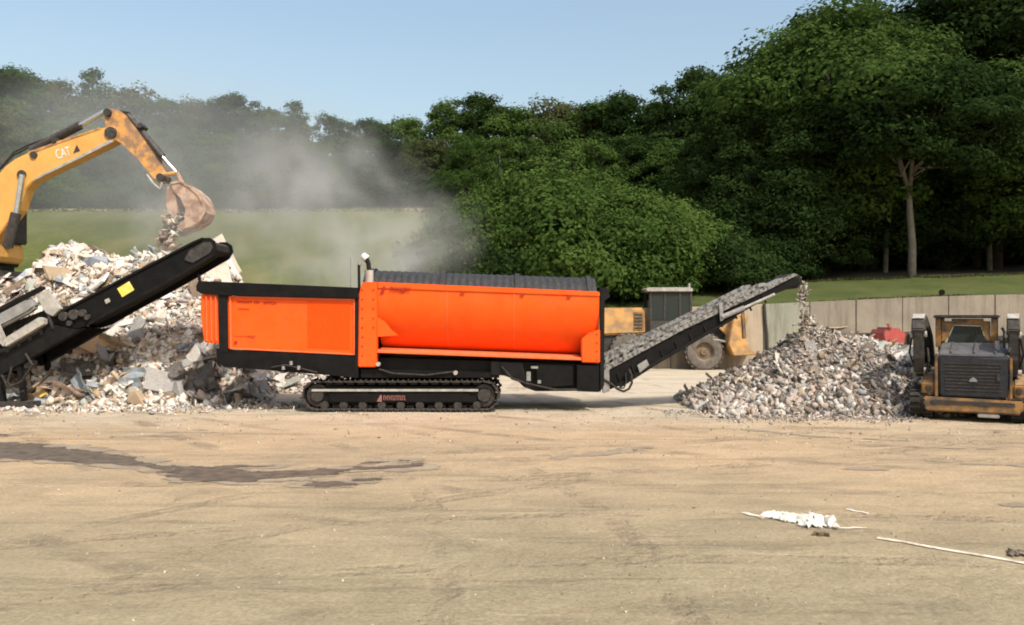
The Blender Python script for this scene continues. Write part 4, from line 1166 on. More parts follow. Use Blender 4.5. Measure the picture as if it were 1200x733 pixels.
def sheet_mesh(seed, l, w, amp):
    r = random.Random(seed); n = 5; t = 0.015
    ox, oy = r.random()*40, r.random()*40
    vs = []; fs = []
    for s in (0, 1):
        for j in range(n+1):
            for i in range(n+1):
                x = -l/2+l*i/n + r.uniform(-.04, .04)*l*(s == 0); y = -w/2+w*j/n
                vs.append((x, y, amp*4*fbm(i*.55+ox, j*.55+oy, 2) - t*s))
    m = (n+1)**2
    for i in range(m): vs[m+i] = (vs[i][0], vs[i][1], vs[i][2]-t)
    for j in range(n):
        for i in range(n):
            a = j*(n+1)+i
            fs.append((a, a+1, a+n+2, a+n+1)); fs.append((m+a, m+a+n+1, m+a+n+2, m+a+1))
    ring = [i for i in range(n+1)] + [(j+1)*(n+1)+n for j in range(n)] + [n*(n+1)+n-1-i for i in range(n)] + [(n-1-j)*(n+1) for j in range(n-1)]
    for i in range(len(ring)):
        a, b = ring[i], ring[(i+1) % len(ring)]
        fs.append((b, a, m+a, m+b))
    me = bpy.data.meshes.new('crumpled_sheet'); me.from_pydata(vs, [], fs); me.materials.append(RUB[0]); return me
CH = [chunk_mesh(i, 1, 0.75+.2*(i % 3), 0.5+.12*(i % 4)) for i in range(9)]
BO = [board_mesh(i, 2.0, 0.5+0.35*(i % 3), 0.08+.05*(i % 2)) for i in range(7)]
SH = [sheet_mesh(i, 1.8, 1.2, 0.28) for i in range(5)]
def nrm(hf, x, y):
    e = 0.15
    return Vector((hf(x-e, y)-hf(x+e, y), hf(x, y-e)-hf(x, y+e), 2*e)).normalized()
def place_piece(parent, me, mat, pos, n, size, name, lift=0.0, flat=0.5):
    o = bpy.data.objects.new(name, me); col.objects.link(o); o.parent = parent
    tilt = Vector((rng.gauss(0, flat), rng.gauss(0, flat), rng.gauss(0, flat)))
    q = (n + tilt).normalized().to_track_quat('Z', 'Y')
    rot = q.to_matrix().to_4x4() @ Matrix.Rotation(rng.uniform(0, 6.28), 4, 'Z')
    o.matrix_local = Matrix.Translation(pos + n*lift - parent.location) @ rot @ Matrix.Scale(size, 4)
    o.material_slots[0].link = 'OBJECT'; o.material_slots[0].material = mat
    return o
# base arrays for joined small pieces
def small_pieces(name, parent, pts, sizes, mats_idx, mats, seed):
    """thousands of small jagged bits as one mesh: squashed irregular boxes"""
    r = np.random.RandomState(seed)
    n = len(pts)
    base = np.array([(-1,-1,-1),(1,-1,-1),(1,1,-1),(-1,1,-1),(-1,-1,1),(1,-1,1),(1,1,1),(-1,1,1)], float)
    fq = np.array([(0,3,2,1),(4,5,6,7),(0,1,5,4),(1,2,6,5),(2,3,7,6),(3,0,4,7)])
    V = base[None] * (1+0.45*(r.rand(n, 8, 3)-0.5))
    asp = np.stack([1+0.9*r.rand(n)**3, 0.25+0.65*r.rand(n), 0.08+0.5*r.rand(n)], 1)
    sl = r.rand(n) < 0.10
    asp[sl] *= np.array([1.8, 0.5, 0.6])
    V = V*asp[:, None, :]*np.asarray(sizes)[:, None, None]
    q = r.randn(n, 4); q /= np.linalg.norm(q, axis=1)[:, None]
    w, x, y, z = q.T
    Rm = np.stack([1-2*(y*y+z*z), 2*(x*y-z*w), 2*(x*z+y*w), 2*(x*y+z*w), 1-2*(x*x+z*z), 2*(y*z-x*w), 2*(x*z-y*w), 2*(y*z+x*w), 1-2*(x*x+y*y)], 1).reshape(n, 3, 3)
    V = np.einsum('nij,nkj->nki', Rm, V) + np.asarray(pts)[:, None, :]
    me = bpy.data.meshes.new(name)
    me.vertices.add(n*8); me.vertices.foreach_set('co', V.astype(np.float32).ravel())
    idx = (fq[None] + 8*np.arange(n)[:, None, None]).reshape(-1)
    me.loops.add(n*24); me.loops.foreach_set('vertex_index', idx.astype(np.int32))
    me.polygons.add(n*6); me.polygons.foreach_set('loop_start', np.arange(0, n*24, 4, dtype=np.int32))
    for m in mats: me.materials.append(m)
    me.polygons.foreach_set('material_index', np.repeat(np.asarray(mats_idx), 6).astype(np.int32))
    me.update(calc_edges=True)
    o = link(name, me, parent)
    prop(o, kind='stuff')
    return o

hl = thing('rubble_heap', 'tall heap of pale mixed demolition rubble left of the orange hopper', 'rubble heap', (-10.5, 24, 0))
core = grid_mesh('core', lin(-27, -3.5, 120), lin(18.4, 37, 100), heap_left, m_heapL)
core.transform(Matrix.Translation(-hl.location))
link('core', core, hl)
wts_l = [36, 16, 9, 14, 5, 4, 20, 4, 5, 3]
placed = 0
for k in range(1400):
    if placed >= 300: break
    x = rng.uniform(-14.5, -4.3); y = rng.uniform(18.8, 24.8)
    z = heap_left(x, y)
    if z < 0.05: continue
    px_ = 600+1000*x/y
    if px_ < -30 or px_ > 352: continue
    kind = rng.random()
    lowpart = z < 1.2
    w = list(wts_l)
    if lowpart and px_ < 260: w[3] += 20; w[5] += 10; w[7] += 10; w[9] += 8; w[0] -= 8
    mat = rng.choices(RUB, w)[0]
    n = nrm(heap_left, x, y)
    if kind < 0.45:
        place_piece(hl, rng.choice(CH), mat, Vector((x, y, z)), n, rng.uniform(0.10, 0.28), 'rubble_chunk', 0.04, 0.8)
    elif kind < 0.78:
        place_piece(hl, rng.choice(BO), mat, Vector((x, y, z)), n, rng.uniform(0.16, 0.44), 'board', 0.08, 0.55)
    else:
        place_piece(hl, rng.choice(SH), mat, Vector((x, y, z)), n, rng.uniform(0.18, 0.46), 'crumpled_sheet', 0.10, 0.5)
    placed += 1
# pieces that stand out in the photograph
def feature(parent, hf, px_, py_, me, mat, size, name, rot, lift=0.1, label=None):
    """piece on the heap surface along the sight line through a point of the photograph"""
    y = 18.3
    while y < 30:
        if hf(X(px_, y), y) >= Z(py_, y): break
        y += 0.03
    pos = Vector((X(px_, y), y-lift, Z(py_, y)))
    o = bpy.data.objects.new(name, me); col.objects.link(o); o.parent = parent
    o.matrix_local = Matrix.Translation(pos-parent.location) @ Euler(rot).to_matrix().to_4x4() @ Matrix.Scale(size, 4)
    o.material_slots[0].link = 'OBJECT'; o.material_slots[0].material = mat
    if label: o['label'] = label
m_box = rub('cardboard', (0.55, 0.36, 0.2), (0.48, 0.32, 0.18))
feature(hl, heap_left, 112, 398, BO[2], m_box, 0.42, 'board', (R(70), R(30), R(15)), 0.35, 'tan flat board lying on the heap below the conveyor hinge')
feature(hl, heap_left, 112, 306, CH[2], RUB[7], 0.36, 'rubble_chunk', (0.3, 0.2, 0.4), 0.1, 'blue grey lump on top of the heap')
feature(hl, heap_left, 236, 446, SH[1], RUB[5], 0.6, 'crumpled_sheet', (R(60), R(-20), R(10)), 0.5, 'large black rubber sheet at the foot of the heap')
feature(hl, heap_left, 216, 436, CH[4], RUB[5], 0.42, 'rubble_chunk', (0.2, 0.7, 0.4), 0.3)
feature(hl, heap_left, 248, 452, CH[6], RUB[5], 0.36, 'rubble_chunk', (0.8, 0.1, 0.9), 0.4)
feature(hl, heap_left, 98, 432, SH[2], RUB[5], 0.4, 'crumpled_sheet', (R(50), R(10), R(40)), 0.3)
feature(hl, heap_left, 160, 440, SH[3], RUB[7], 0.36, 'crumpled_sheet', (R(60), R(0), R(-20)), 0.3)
feature(hl, heap_left, 200, 447, BO[5], RUB[3], 0.42, 'board', (R(65), R(12), R(5)), 0.35)
feature(hl, heap_left, 265, 303, BO[4], RUB[6], 0.75, 'board', (R(85), R(62), R(0)), 0.2, 'pale upright slab behind the conveyor head')
feature(hl, heap_left, 252, 318, BO[2], RUB[6], 0.7, 'board', (R(80), R(75), R(10)), 0.2)
feature(hl, heap_left, 54, 460, CH[1], rub('yellow', (0.6, 0.38, 0.05)), 0.16, 'rubble_chunk', (0.3, 0.2, 0.1), 0.25)
feature(hl, heap_left, 290, 440, SH[0], RUB[0], 0.55, 'crumpled_sheet', (R(55), R(0), R(20)), 0.2)
feature(hl, heap_left, 322, 443, SH[4], RUB[0], 0.45, 'crumpled_sheet', (R(45), R(0), R(-20)), 0.2)
pts = []; szs = []; mi = []
r2 = random.Random(77)
while len(pts) < 26000:
    x = r2.uniform(-15.5, -4.0) if r2.random() < 0.82 else r2.uniform(-25, -15.5); y = r2.uniform(18.5, 25.5) if r2.random() < 0.9 else r2.uniform(25.5, 35)
    z = heap_left(x, y)
    if z < 0.02: continue
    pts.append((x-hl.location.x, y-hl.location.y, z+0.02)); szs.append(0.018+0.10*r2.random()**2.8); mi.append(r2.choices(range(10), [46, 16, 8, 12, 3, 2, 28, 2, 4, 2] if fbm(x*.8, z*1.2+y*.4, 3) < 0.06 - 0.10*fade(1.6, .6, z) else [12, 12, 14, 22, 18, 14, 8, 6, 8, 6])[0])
for k in range(1600):   # loose bits round the foot of the heap
    px_ = r2.uniform(-40, 350); y = 19.0 - abs(r2.gauss(0, 0.55)) + (0.6 if px_ > 250 else 0)
    pts.append((X(px_, y)-hl.location.x, y-hl.location.y, 0.02)); szs.append(0.012+0.05*r2.random()**3); mi.append(r2.choices(range(10), [24, 12, 14, 14, 10, 6, 16, 3, 6, 4])[0])
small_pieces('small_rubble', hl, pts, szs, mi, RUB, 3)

RUBR = [rub('screen_pale', (0.56, 0.52, 0.46), (0.44, 0.4, 0.35)), rub('screen_tan', (0.33, 0.26, 0.19), (0.25, 0.2, 0.15)), rub('screen_grey', (0.31, 0.30, 0.285), (0.23, 0.22, 0.21)),
        rub('screen_brown', (0.17, 0.125, 0.09), (0.12, 0.09, 0.07)), rub('screen_dark', (0.05, 0.045, 0.04), (0.08, 0.07, 0.06)), rub('screen_rosy', (0.38, 0.29, 0.24), (0.3, 0.23, 0.19))]
WR = [18, 20, 22, 18, 13, 14]
hr = thing('screened_heap', 'lower grey brown heap of screened fines under the tail conveyor', 'rubble heap', (X(950, 19.6), 19.6, 0))
core = grid_mesh('core', lin(3.2, 10.6, 90), lin(16.8, 23, 80), heap_right, m_heapR)
core.transform(Matrix.Translation(-hr.location))
link('core', core, hr)
placed = 0
for k in range(1500):
    if placed >= 210: break
    x = rng.uniform(3.6, 10.2); y = rng.uniform(17.0, 20.6)
    z = heap_right(x, y)
    if z < 0.03: continue
    mat = rng.choices(RUBR, WR)[0]
    n = nrm(heap_right, x, y)
    t = rng.random()
    if placed % 6 == 0: place_piece(hr, rng.choice(BO+SH), rng.choice([RUB[0], RUB[2], RUB[3], RUB[4], RUB[8], RUB[6]]), Vector((x, y, z)), n, rng.uniform(0.14, 0.27), 'board', 0.04, 0.9)
    elif t < 0.7: place_piece(hr, rng.choice(CH), mat, Vector((x, y, z)), n, rng.uniform(0.05, 0.13), 'rubble_chunk', 0.02, 0.9)
    else: place_piece(hr, rng.choice(BO), mat, Vector((x, y, z)), n, rng.uniform(0.08, 0.2), 'splinter', 0.03, 0.8)
    placed += 1
feature(hr, heap_right, 1040, 408, SH[0], RUB[9], 0.3, 'crumpled_sheet', (R(50), 0, R(20)), 0.1, 'pale green crumpled sheet on the right shoulder of the heap')
feature(hr, heap_right, 1055, 412, SH[2], RUB[0], 0.26, 'crumpled_sheet', (R(60), 0, R(-30)), 0.1)
feature(hr, heap_right, 1045, 447, BO[1], rub('ply', (0.5, 0.42, 0.24)), 0.22, 'board', (R(70), 0.2, 0), 0.1)
feature(hr, heap_right, 972, 432, CH[3], RUB[0], 0.09, 'rubble_chunk', (0.3, 0.2, 0.1), 0.1)
pts = []; szs = []; mi = []
def zone_w(x, y, z):
    q = fbm(x*0.9+7, z*1.4+y*0.5, 3)*2.2 + 0.55*fade(7.2, 8.6, x)*fade(1.1, 0.5, z)  # random tone, plus the track loader's shadow painted as darker bits lower right
    return [16, 16, 24, 22, 16, 10] if q > 0.16 else ([40, 20, 22, 6, 3, 20] if q < -0.2 else WR)
while len(pts) < 16000:
    x = r2.uniform(3.3, 10.5); y = r2.uniform(16.9, 21.5)
    z = heap_right(x, y)
    if z < 0.0: continue
    pts.append((x-hr.location.x, y-hr.location.y, z+0.01)); szs.append(0.012+(0.05+0.04*fade(1.2, 0.2, z))*r2.random()**2.6); mi.append(r2.choices(range(6), zone_w(x, y, z))[0])
for k in range(1500):
    px_ = r2.uniform(780, 1090); y = 17.5 - abs(r2.gauss(0, 0.5)) + (0.9 if px_ < 840 else 0)
    pts.append((X(px_, y)-hr.location.x, y-hr.location.y, 0.015)); szs.append(0.008+0.03*r2.random()**3); mi.append(r2.choices(range(6), WR)[0])
small_pieces('small_rubble', hr, pts, szs, mi, RUBR, 5)
# debris in the air and loose dirt on the yard
pts = []; szs = []; mi = []
for k in range(230):
    t = r2.random()**0.8
    px_ = 939+8*t+r2.gauss(0, 2.5+3.5*t); py_ = 328+t*62
    v = P(px_, py_, 19.2+r2.uniform(-.45, .45)); pts.append(tuple(v)); szs.append(0.008+0.05*r2.random()**3); mi.append(r2.choices(range(6), WR)[0])
prop(small_pieces('falling_fines', None, pts, szs, mi, RUBR, 8), 'stream of small grey rubble falling off the tail conveyor head', 'falling rubble', kind='stuff')
pts = []; szs = []; mi = []
for k in range(420):
    t = r2.random()
    px_ = 206-14*t+r2.gauss(0, 6); py_ = 250+t*44
    v = P(px_, py_, 29.2+r2.uniform(-.6, .6)); pts.append(tuple(v)); szs.append(0.015+0.11*r2.random()**3); mi.append(r2.choices(range(10), [26, 24, 14, 12, 10, 2, 12, 1, 6, 2])[0])
prop(small_pieces('falling_rubble', None, pts, szs, mi, RUB, 9), 'pale rubble tumbling out of the excavator bucket', 'falling rubble', kind='stuff')
m_peb = [M('pebble_pale', (0.5, 0.42, 0.3)), M('pebble_brown', (0.22, 0.16, 0.1)), M('pebble_grey', (0.36, 0.33, 0.28))]
pts = []; szs = []; mi = []
for k in range(3000):
    y = 5 + 13.5*r2.random()**1.15; x = r2.uniform(-.68, .68)*y
    pts.append((x, y, ground_h(x, y)+0.002)); szs.append(0.003+0.012*r2.random()**5); mi.append(r2.choices([0, 1, 2], [5, 4, 4])[0])
for k in range(2600):
    y = 18.6 - 5.0*r2.random()**1.8; x = r2.uniform(-.64, .64)*y
    pts.append((x, y, ground_h(x, y)+0.004)); szs.append(0.005+0.022*r2.random()**4); mi.append(r2.choices([0, 1, 2], [7, 3, 4])[0])
prop(small_pieces('pebbles', None, pts, szs, mi, m_peb, 12), 'small pebbles and crumbs strewn over the dirt yard', 'pebbles', kind='stuff')

# ------------------------------------------------------------------ flat litter in the foreground
m_plastic = M('white_plastic', (0.78, 0.74, 0.64), (0.66, 0.6, 0.48), 7, 0.6, dust=0.3, dustc=(0.5, 0.42, 0.28))
m_lath = M('pale_lath', (0.40, 0.33, 0.23), (0.66, 0.58, 0.46), 6, 0.85, lo=0.42, hi=0.56)
def gp(px_, py_):
    D = CAM_H*1000/(py_-370); x = X(px_, D); return Vector((x, D, ground_h(x, D)))
def crumple(name, corners, amp, mat, label, cat, seed):
    r = random.Random(seed); n, m = 16, 6; vs = []; fs = []; t = 0.012
    a, b, c, d = corners
    for s in (0, 1):
        for j in range(m+1):
            for i in range(n+1):
                u, v = i/n, j/m
                if s == 0:
                    q = (a*(1-u)+b*u)*(1-v)+(d*(1-u)+c*u)*v
                    q = q + Vector((r.gauss(0, .012), r.gauss(0, .03), 0))
                    q.z += 0.014 + amp*max(0, 0.35+2.2*fbm(i*.7+seed, j*.8+seed*2, 3))*math.sin(math.pi*min(1, max(0, v*.8+.1)))
                    vs.append(q)
                else:
                    q = vs[j*(n+1)+i].copy(); q.z -= t; vs.append(q)
    k = (n+1)*(m+1)
    for j in range(m):
        for i in range(n):
            e = j*(n+1)+i
            fs.append((e, e+1, e+n+2, e+n+1)); fs.append((k+e, k+e+n+1, k+e+n+2, k+e+1))
    mb = MB(); mb.add(vs, fs)
    o = mb.build(name, mat); prop(o, label, cat); return o
ORG = Vector((0, 0, 0))
crumple('plastic_sheet', [gp(893, 608), gp(948, 617), gp(941, 606), gp(897, 600)], 0.05, m_plastic, 'flattened torn white plastic sheet lying at the left end of the litter on the dirt', 'plastic sheet', 3)
crumple('plastic_bag', [gp(936, 620), gp(982, 622.5), gp(975, 609), gp(940, 606)], 0.10, m_plastic, 'crumpled white plastic bag in the middle of the litter on the dirt', 'plastic bag', 8)
def lath(name, a, b, w, label, cat, mat=m_lath, h=0.011):
    d = (b-a); s = Vector((-d.y, d.x, 0)).normalized()*w/2
    n = 6; vs = []; fs = []
    for i in range(n+1):
        q = a + d*(i/n); q.z = ground_h(q.x, q.y)
        wob = s.normalized()*0.012*math.sin(i*1.9)
        for off, z in ((-1, .006), (1, .006), (1, h), (-1, h)):
            vs.append(q + s*off + wob + Vector((0, 0, z)))
    for i in range(n):
        for k in range(4): fs.append((i*4+k, i*4+(k+1) % 4, (i+1)*4+(k+1) % 4, (i+1)*4+k))
    fs += [(3, 2, 1, 0), (n*4, n*4+1, n*4+2, n*4+3)]
    mb = MB(); mb.add(vs, fs); prop(mb.build(name, mat), label, cat)
lath('wood_lath', gp(870, 601), gp(897, 609), 0.07, 'short brown edged lath sticking out left of the white plastic sheet', 'lath')
lath('wood_lath', gp(972, 621), gp(1016, 621.5), 0.035, 'thin pale lath just right of the crumpled plastic bag', 'lath')
lath('wood_lath', gp(1028, 633), gp(1228, 664), 0.06, 'long thin pale lath on the dirt running out of the right edge', 'lath')
lath('wood_lath', gp(953, 629), gp(972, 630.5), 0.05, 'small dark stick in front of the crumpled plastic bag', 'stick', M('dark_wood', (0.14, 0.1, 0.06)), 0.03)
lath('wood_lath', gp(992, 597), gp(1018, 603), 0.04, 'short white strip behind the pale laths on the dirt', 'strip', m_plastic)
crumple('dirt_clod', [gp(1180, 652), gp(1204, 653), gp(1204, 648), gp(1182, 647)], 0.025, M('clod', (0.22, 0.17, 0.12), (0.16, 0.12, 0.08), 9, 0.95, bump=0.8), 'flat brown dirt clod beside the lath at the right edge', 'dirt clod', 14)

# ------------------------------------------------------------------ things behind the right heap
m_red = M('faded_red', (0.42, 0.045, 0.035), (0.30, 0.05, 0.04), 4, 0.6, dust=0.4)
rd = thing('red_hopper_cart', 'small red metal cart standing behind the right shoulder of the screened heap', 'cart', (X(1042, 24), 24, 0))
def RD(name, pts, d0, d1, mat, parent=rd, bevel=0.015): return T(name, pts, d0, d1, mat, parent, bevel, 24.0)
RD('tub', [(1030, 391), (1033, 386), (1037, 388), (1039, 383.5), (1044, 387), (1049, 384.5), (1051, 389), (1056, 390), (1051, 420), (1035, 420)], 23.7, 24.6, m_red)
RD('handle', [(1040, 379), (1042.5, 379), (1044, 386), (1041.5, 386)], 24.0, 24.06, m_red)
for a in (1036, 1050):
    MB().lathe([(0.05, 23.6), (0.2, 23.6), (0.22, 23.65), (0.2, 23.7)], (X(a, 24), 0, 0.22), 'y', 16).build('wheel', m_rubber, rd)
RD('axle_beam', [(1033, 420.3), (1053, 420.3), (1053, 455), (1051, 455), (1050, 424), (1036, 424), (1035, 455), (1033, 455)], 23.72, 23.8, m_dirtydark)
bn = thing('low_steel_trough', 'long low dark steel trough along the wall behind the screened heap', 'trough', (X(1010, 26), 26, 0))
MB().px([(962, 392), (1066, 389), (1066, 432), (964, 434)], 26.0, 26.06, 26.0).build('front_plate', M('dark_rust', (0.05, 0.03, 0.022), (0.09, 0.05, 0.035), 3, 0.85, bump=0.4), bn, 0.01)
MB().px([(962, 394), (1066, 391), (1066, 432), (964, 434)], 26.9, 26.96, 26.0).build('back_plate', m_rust, bn, 0.01)
for a in (963, 990, 1016, 1042, 1064):
    MB().px([(a, 391.6), (a+2, 391.6), (a+2, 449), (a, 449)], 25.9, 26.0, 26.0).build('stiffener', m_dirtydark, bn, 0.01)
bx = thing('steel_skip', 'dark steel skip cut by the right edge behind the track loader', 'skip', (X(1225, 22), 22.5, 0))
MB().px([(1193, 400), (1196, 396), (1262, 395), (1258, 444), (1200, 444)], 22.0, 22.08, 22.0).build('side_plate', m_dirtydark, bx, 0.02)
MB().px([(1193, 400), (1196, 396), (1262, 395), (1258, 444), (1200, 444)], 23.8, 23.88, 22.0).build('side_plate', m_dirtydark, bx, 0.02)
MB().px([(1193, 400), (1196, 398), (1203, 444), (1200, 444)], 22.081, 23.79, 22.0).build('end_plate', m_dirtydark, bx, 0.01)
for a in (1205, 1225, 1245):
    MB().px([(a, 399), (a+4, 399), (a+4, 444), (a, 444)], 21.93, 21.999, 22.0).build('rib', m_grey, bx, 0.01)
MB().px([(1202, 444.2), (1256, 444.2), (1256, 463), (1202, 463)], 22.2, 23.6, 22.0).build('skid_base', m_black, bx)
sg = thing('marker_post', 'thin post with small dark round sign on the grass above the wall', 'sign post', (X(1103, 34), 34, hill(X(1103, 34), 34)))
MB().tube([(X(1103, 34), 34, hill(X(1103, 34), 34)-.2), (X(1103, 34), 34, Z(344, 34))], 0.03, 8).build('post', m_grey, sg)
MB().lathe([(0.02, -0.02), (0.12, -0.02), (0.12, 0.02), (0.02, 0.02)], (X(1103, 34), 33.95, Z(343, 34)), 'y', 16).build('sign_plate', M('sign_dark', (0.008, 0.012, 0.005), rough=0.9, spec=0.1), sg)

# ------------------------------------------------------------------ trees
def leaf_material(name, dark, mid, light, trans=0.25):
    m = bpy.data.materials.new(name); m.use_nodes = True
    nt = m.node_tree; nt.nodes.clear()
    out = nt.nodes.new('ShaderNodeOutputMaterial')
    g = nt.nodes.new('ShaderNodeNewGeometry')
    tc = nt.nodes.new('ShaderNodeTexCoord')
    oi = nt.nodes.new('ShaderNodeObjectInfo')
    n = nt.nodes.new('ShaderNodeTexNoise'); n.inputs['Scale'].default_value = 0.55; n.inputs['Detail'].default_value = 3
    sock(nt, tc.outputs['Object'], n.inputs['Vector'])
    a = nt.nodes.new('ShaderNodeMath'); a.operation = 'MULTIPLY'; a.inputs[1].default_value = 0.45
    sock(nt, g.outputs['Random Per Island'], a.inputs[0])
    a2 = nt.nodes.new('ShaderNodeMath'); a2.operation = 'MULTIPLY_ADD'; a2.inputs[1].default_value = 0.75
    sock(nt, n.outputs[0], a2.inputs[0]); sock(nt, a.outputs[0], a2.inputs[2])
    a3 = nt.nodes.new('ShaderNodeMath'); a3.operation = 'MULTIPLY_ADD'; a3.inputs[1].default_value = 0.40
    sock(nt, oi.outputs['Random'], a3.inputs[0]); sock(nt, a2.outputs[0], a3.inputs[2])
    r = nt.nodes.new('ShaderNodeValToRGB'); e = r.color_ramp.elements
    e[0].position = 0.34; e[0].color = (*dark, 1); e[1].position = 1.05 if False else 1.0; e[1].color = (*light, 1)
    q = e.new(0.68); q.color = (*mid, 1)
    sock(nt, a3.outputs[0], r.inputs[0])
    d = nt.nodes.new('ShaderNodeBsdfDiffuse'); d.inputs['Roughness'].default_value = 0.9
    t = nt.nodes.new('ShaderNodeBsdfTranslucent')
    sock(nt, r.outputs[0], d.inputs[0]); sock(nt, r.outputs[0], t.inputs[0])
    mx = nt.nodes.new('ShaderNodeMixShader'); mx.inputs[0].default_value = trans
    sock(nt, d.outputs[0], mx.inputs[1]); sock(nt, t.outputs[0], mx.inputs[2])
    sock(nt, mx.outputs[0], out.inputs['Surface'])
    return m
lf_mid = leaf_material('leaf_mid', (0.026, 0.050, 0.014), (0.052, 0.096, 0.023), (0.100, 0.155, 0.038))
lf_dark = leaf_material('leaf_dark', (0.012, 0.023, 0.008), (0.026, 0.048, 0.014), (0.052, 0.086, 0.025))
lf_lit = leaf_material('leaf_bright', (0.024, 0.046, 0.012), (0.050, 0.092, 0.021), (0.096, 0.148, 0.034))
lf_olive = leaf_material('leaf_olive', (0.040, 0.050, 0.020), (0.068, 0.080, 0.030), (0.105, 0.112, 0.046))
m_bark = M('bark', (0.10, 0.085, 0.065), (0.17, 0.15, 0.12), 3, 0.95, bump=0.6, bscale=12)
m_palebark = M('pale_bark', (0.24, 0.21, 0.17), (0.16, 0.14, 0.11), 2.5, 0.9, bump=0.5, bscale=9)

def leaves(cent, norm, size, rng_):
    n = len(cent)
    nn = norm + rng_.randn(n, 3)*0.42
    nn /= np.linalg.norm(nn, axis=1)[:, None]
    t = rng_.randn(n, 3)
    u = np.cross(nn, t); u /= np.linalg.norm(u, axis=1)[:, None]+1e-9
    v = np.cross(nn, u)
    s = (size*(0.6+0.8*rng_.rand(n)))[:, None]
    bend = nn*s*0.25
    return np.stack([cent-u*s, cent-v*s*0.55+bend, cent+u*s, cent+v*s*0.55+bend], 1)

def crown_mesh(name, seed, lobes, per, size, mat, flat=0.75, low_cut=-0.7):
    r = np.random.RandomState(seed)
    cs = []; ns = []
    cen = np.mean([l[0] for l in lobes], axis=0)
    for c, rad in lobes:
        k = int(per*rad*rad)
        d = r.randn(k, 3); d /= np.linalg.norm(d, axis=1)[:, None]
        d = d[d[:, 2] > low_cut]
        rr = rad*(1.0-0.5*r.rand(len(d))**2.4)
        f = r.rand(3)*6
        rr *= 1+0.22*np.sin(d[:, 0]*4.5+f[0])*np.sin(d[:, 1]*4.5+f[1])+0.16*np.sin(d[:, 2]*6+d[:, 0]*5+f[2])
        ax = np.array([r.uniform(.8, 1.35), r.uniform(.8, 1.35), r.uniform(.5, .85)])
        # thin the leaves out in patches so that gaps show
        keep = r.rand(len(d)) < 0.45+0.55*(np.sin(d[:, 0]*7+f[1])*np.sin(d[:, 1]*7+f[2])*np.sin(d[:, 2]*7+f[0]) > -0.15)
        d = d[keep]; rr = rr[keep]
        cs.append(np.array(c)+d*rr[:, None]*ax)
        o = np.array(c)-cen; o = o/(np.linalg.norm(o)+1e-6)
        ns.append(d*0.9+o*0.25+np.array([0, 0, 0.35]))
    c = np.concatenate(cs); nrm_ = np.concatenate(ns)
    out_ = r.rand(len(c)) < 0.12               # loose sprigs beyond the lobes
    c = c + (out_*r.rand(len(c))*0.28)[:, None]*nrm_
    V = leaves(c, nrm_, size, r)
    return quads_mesh(name, V, [mat])

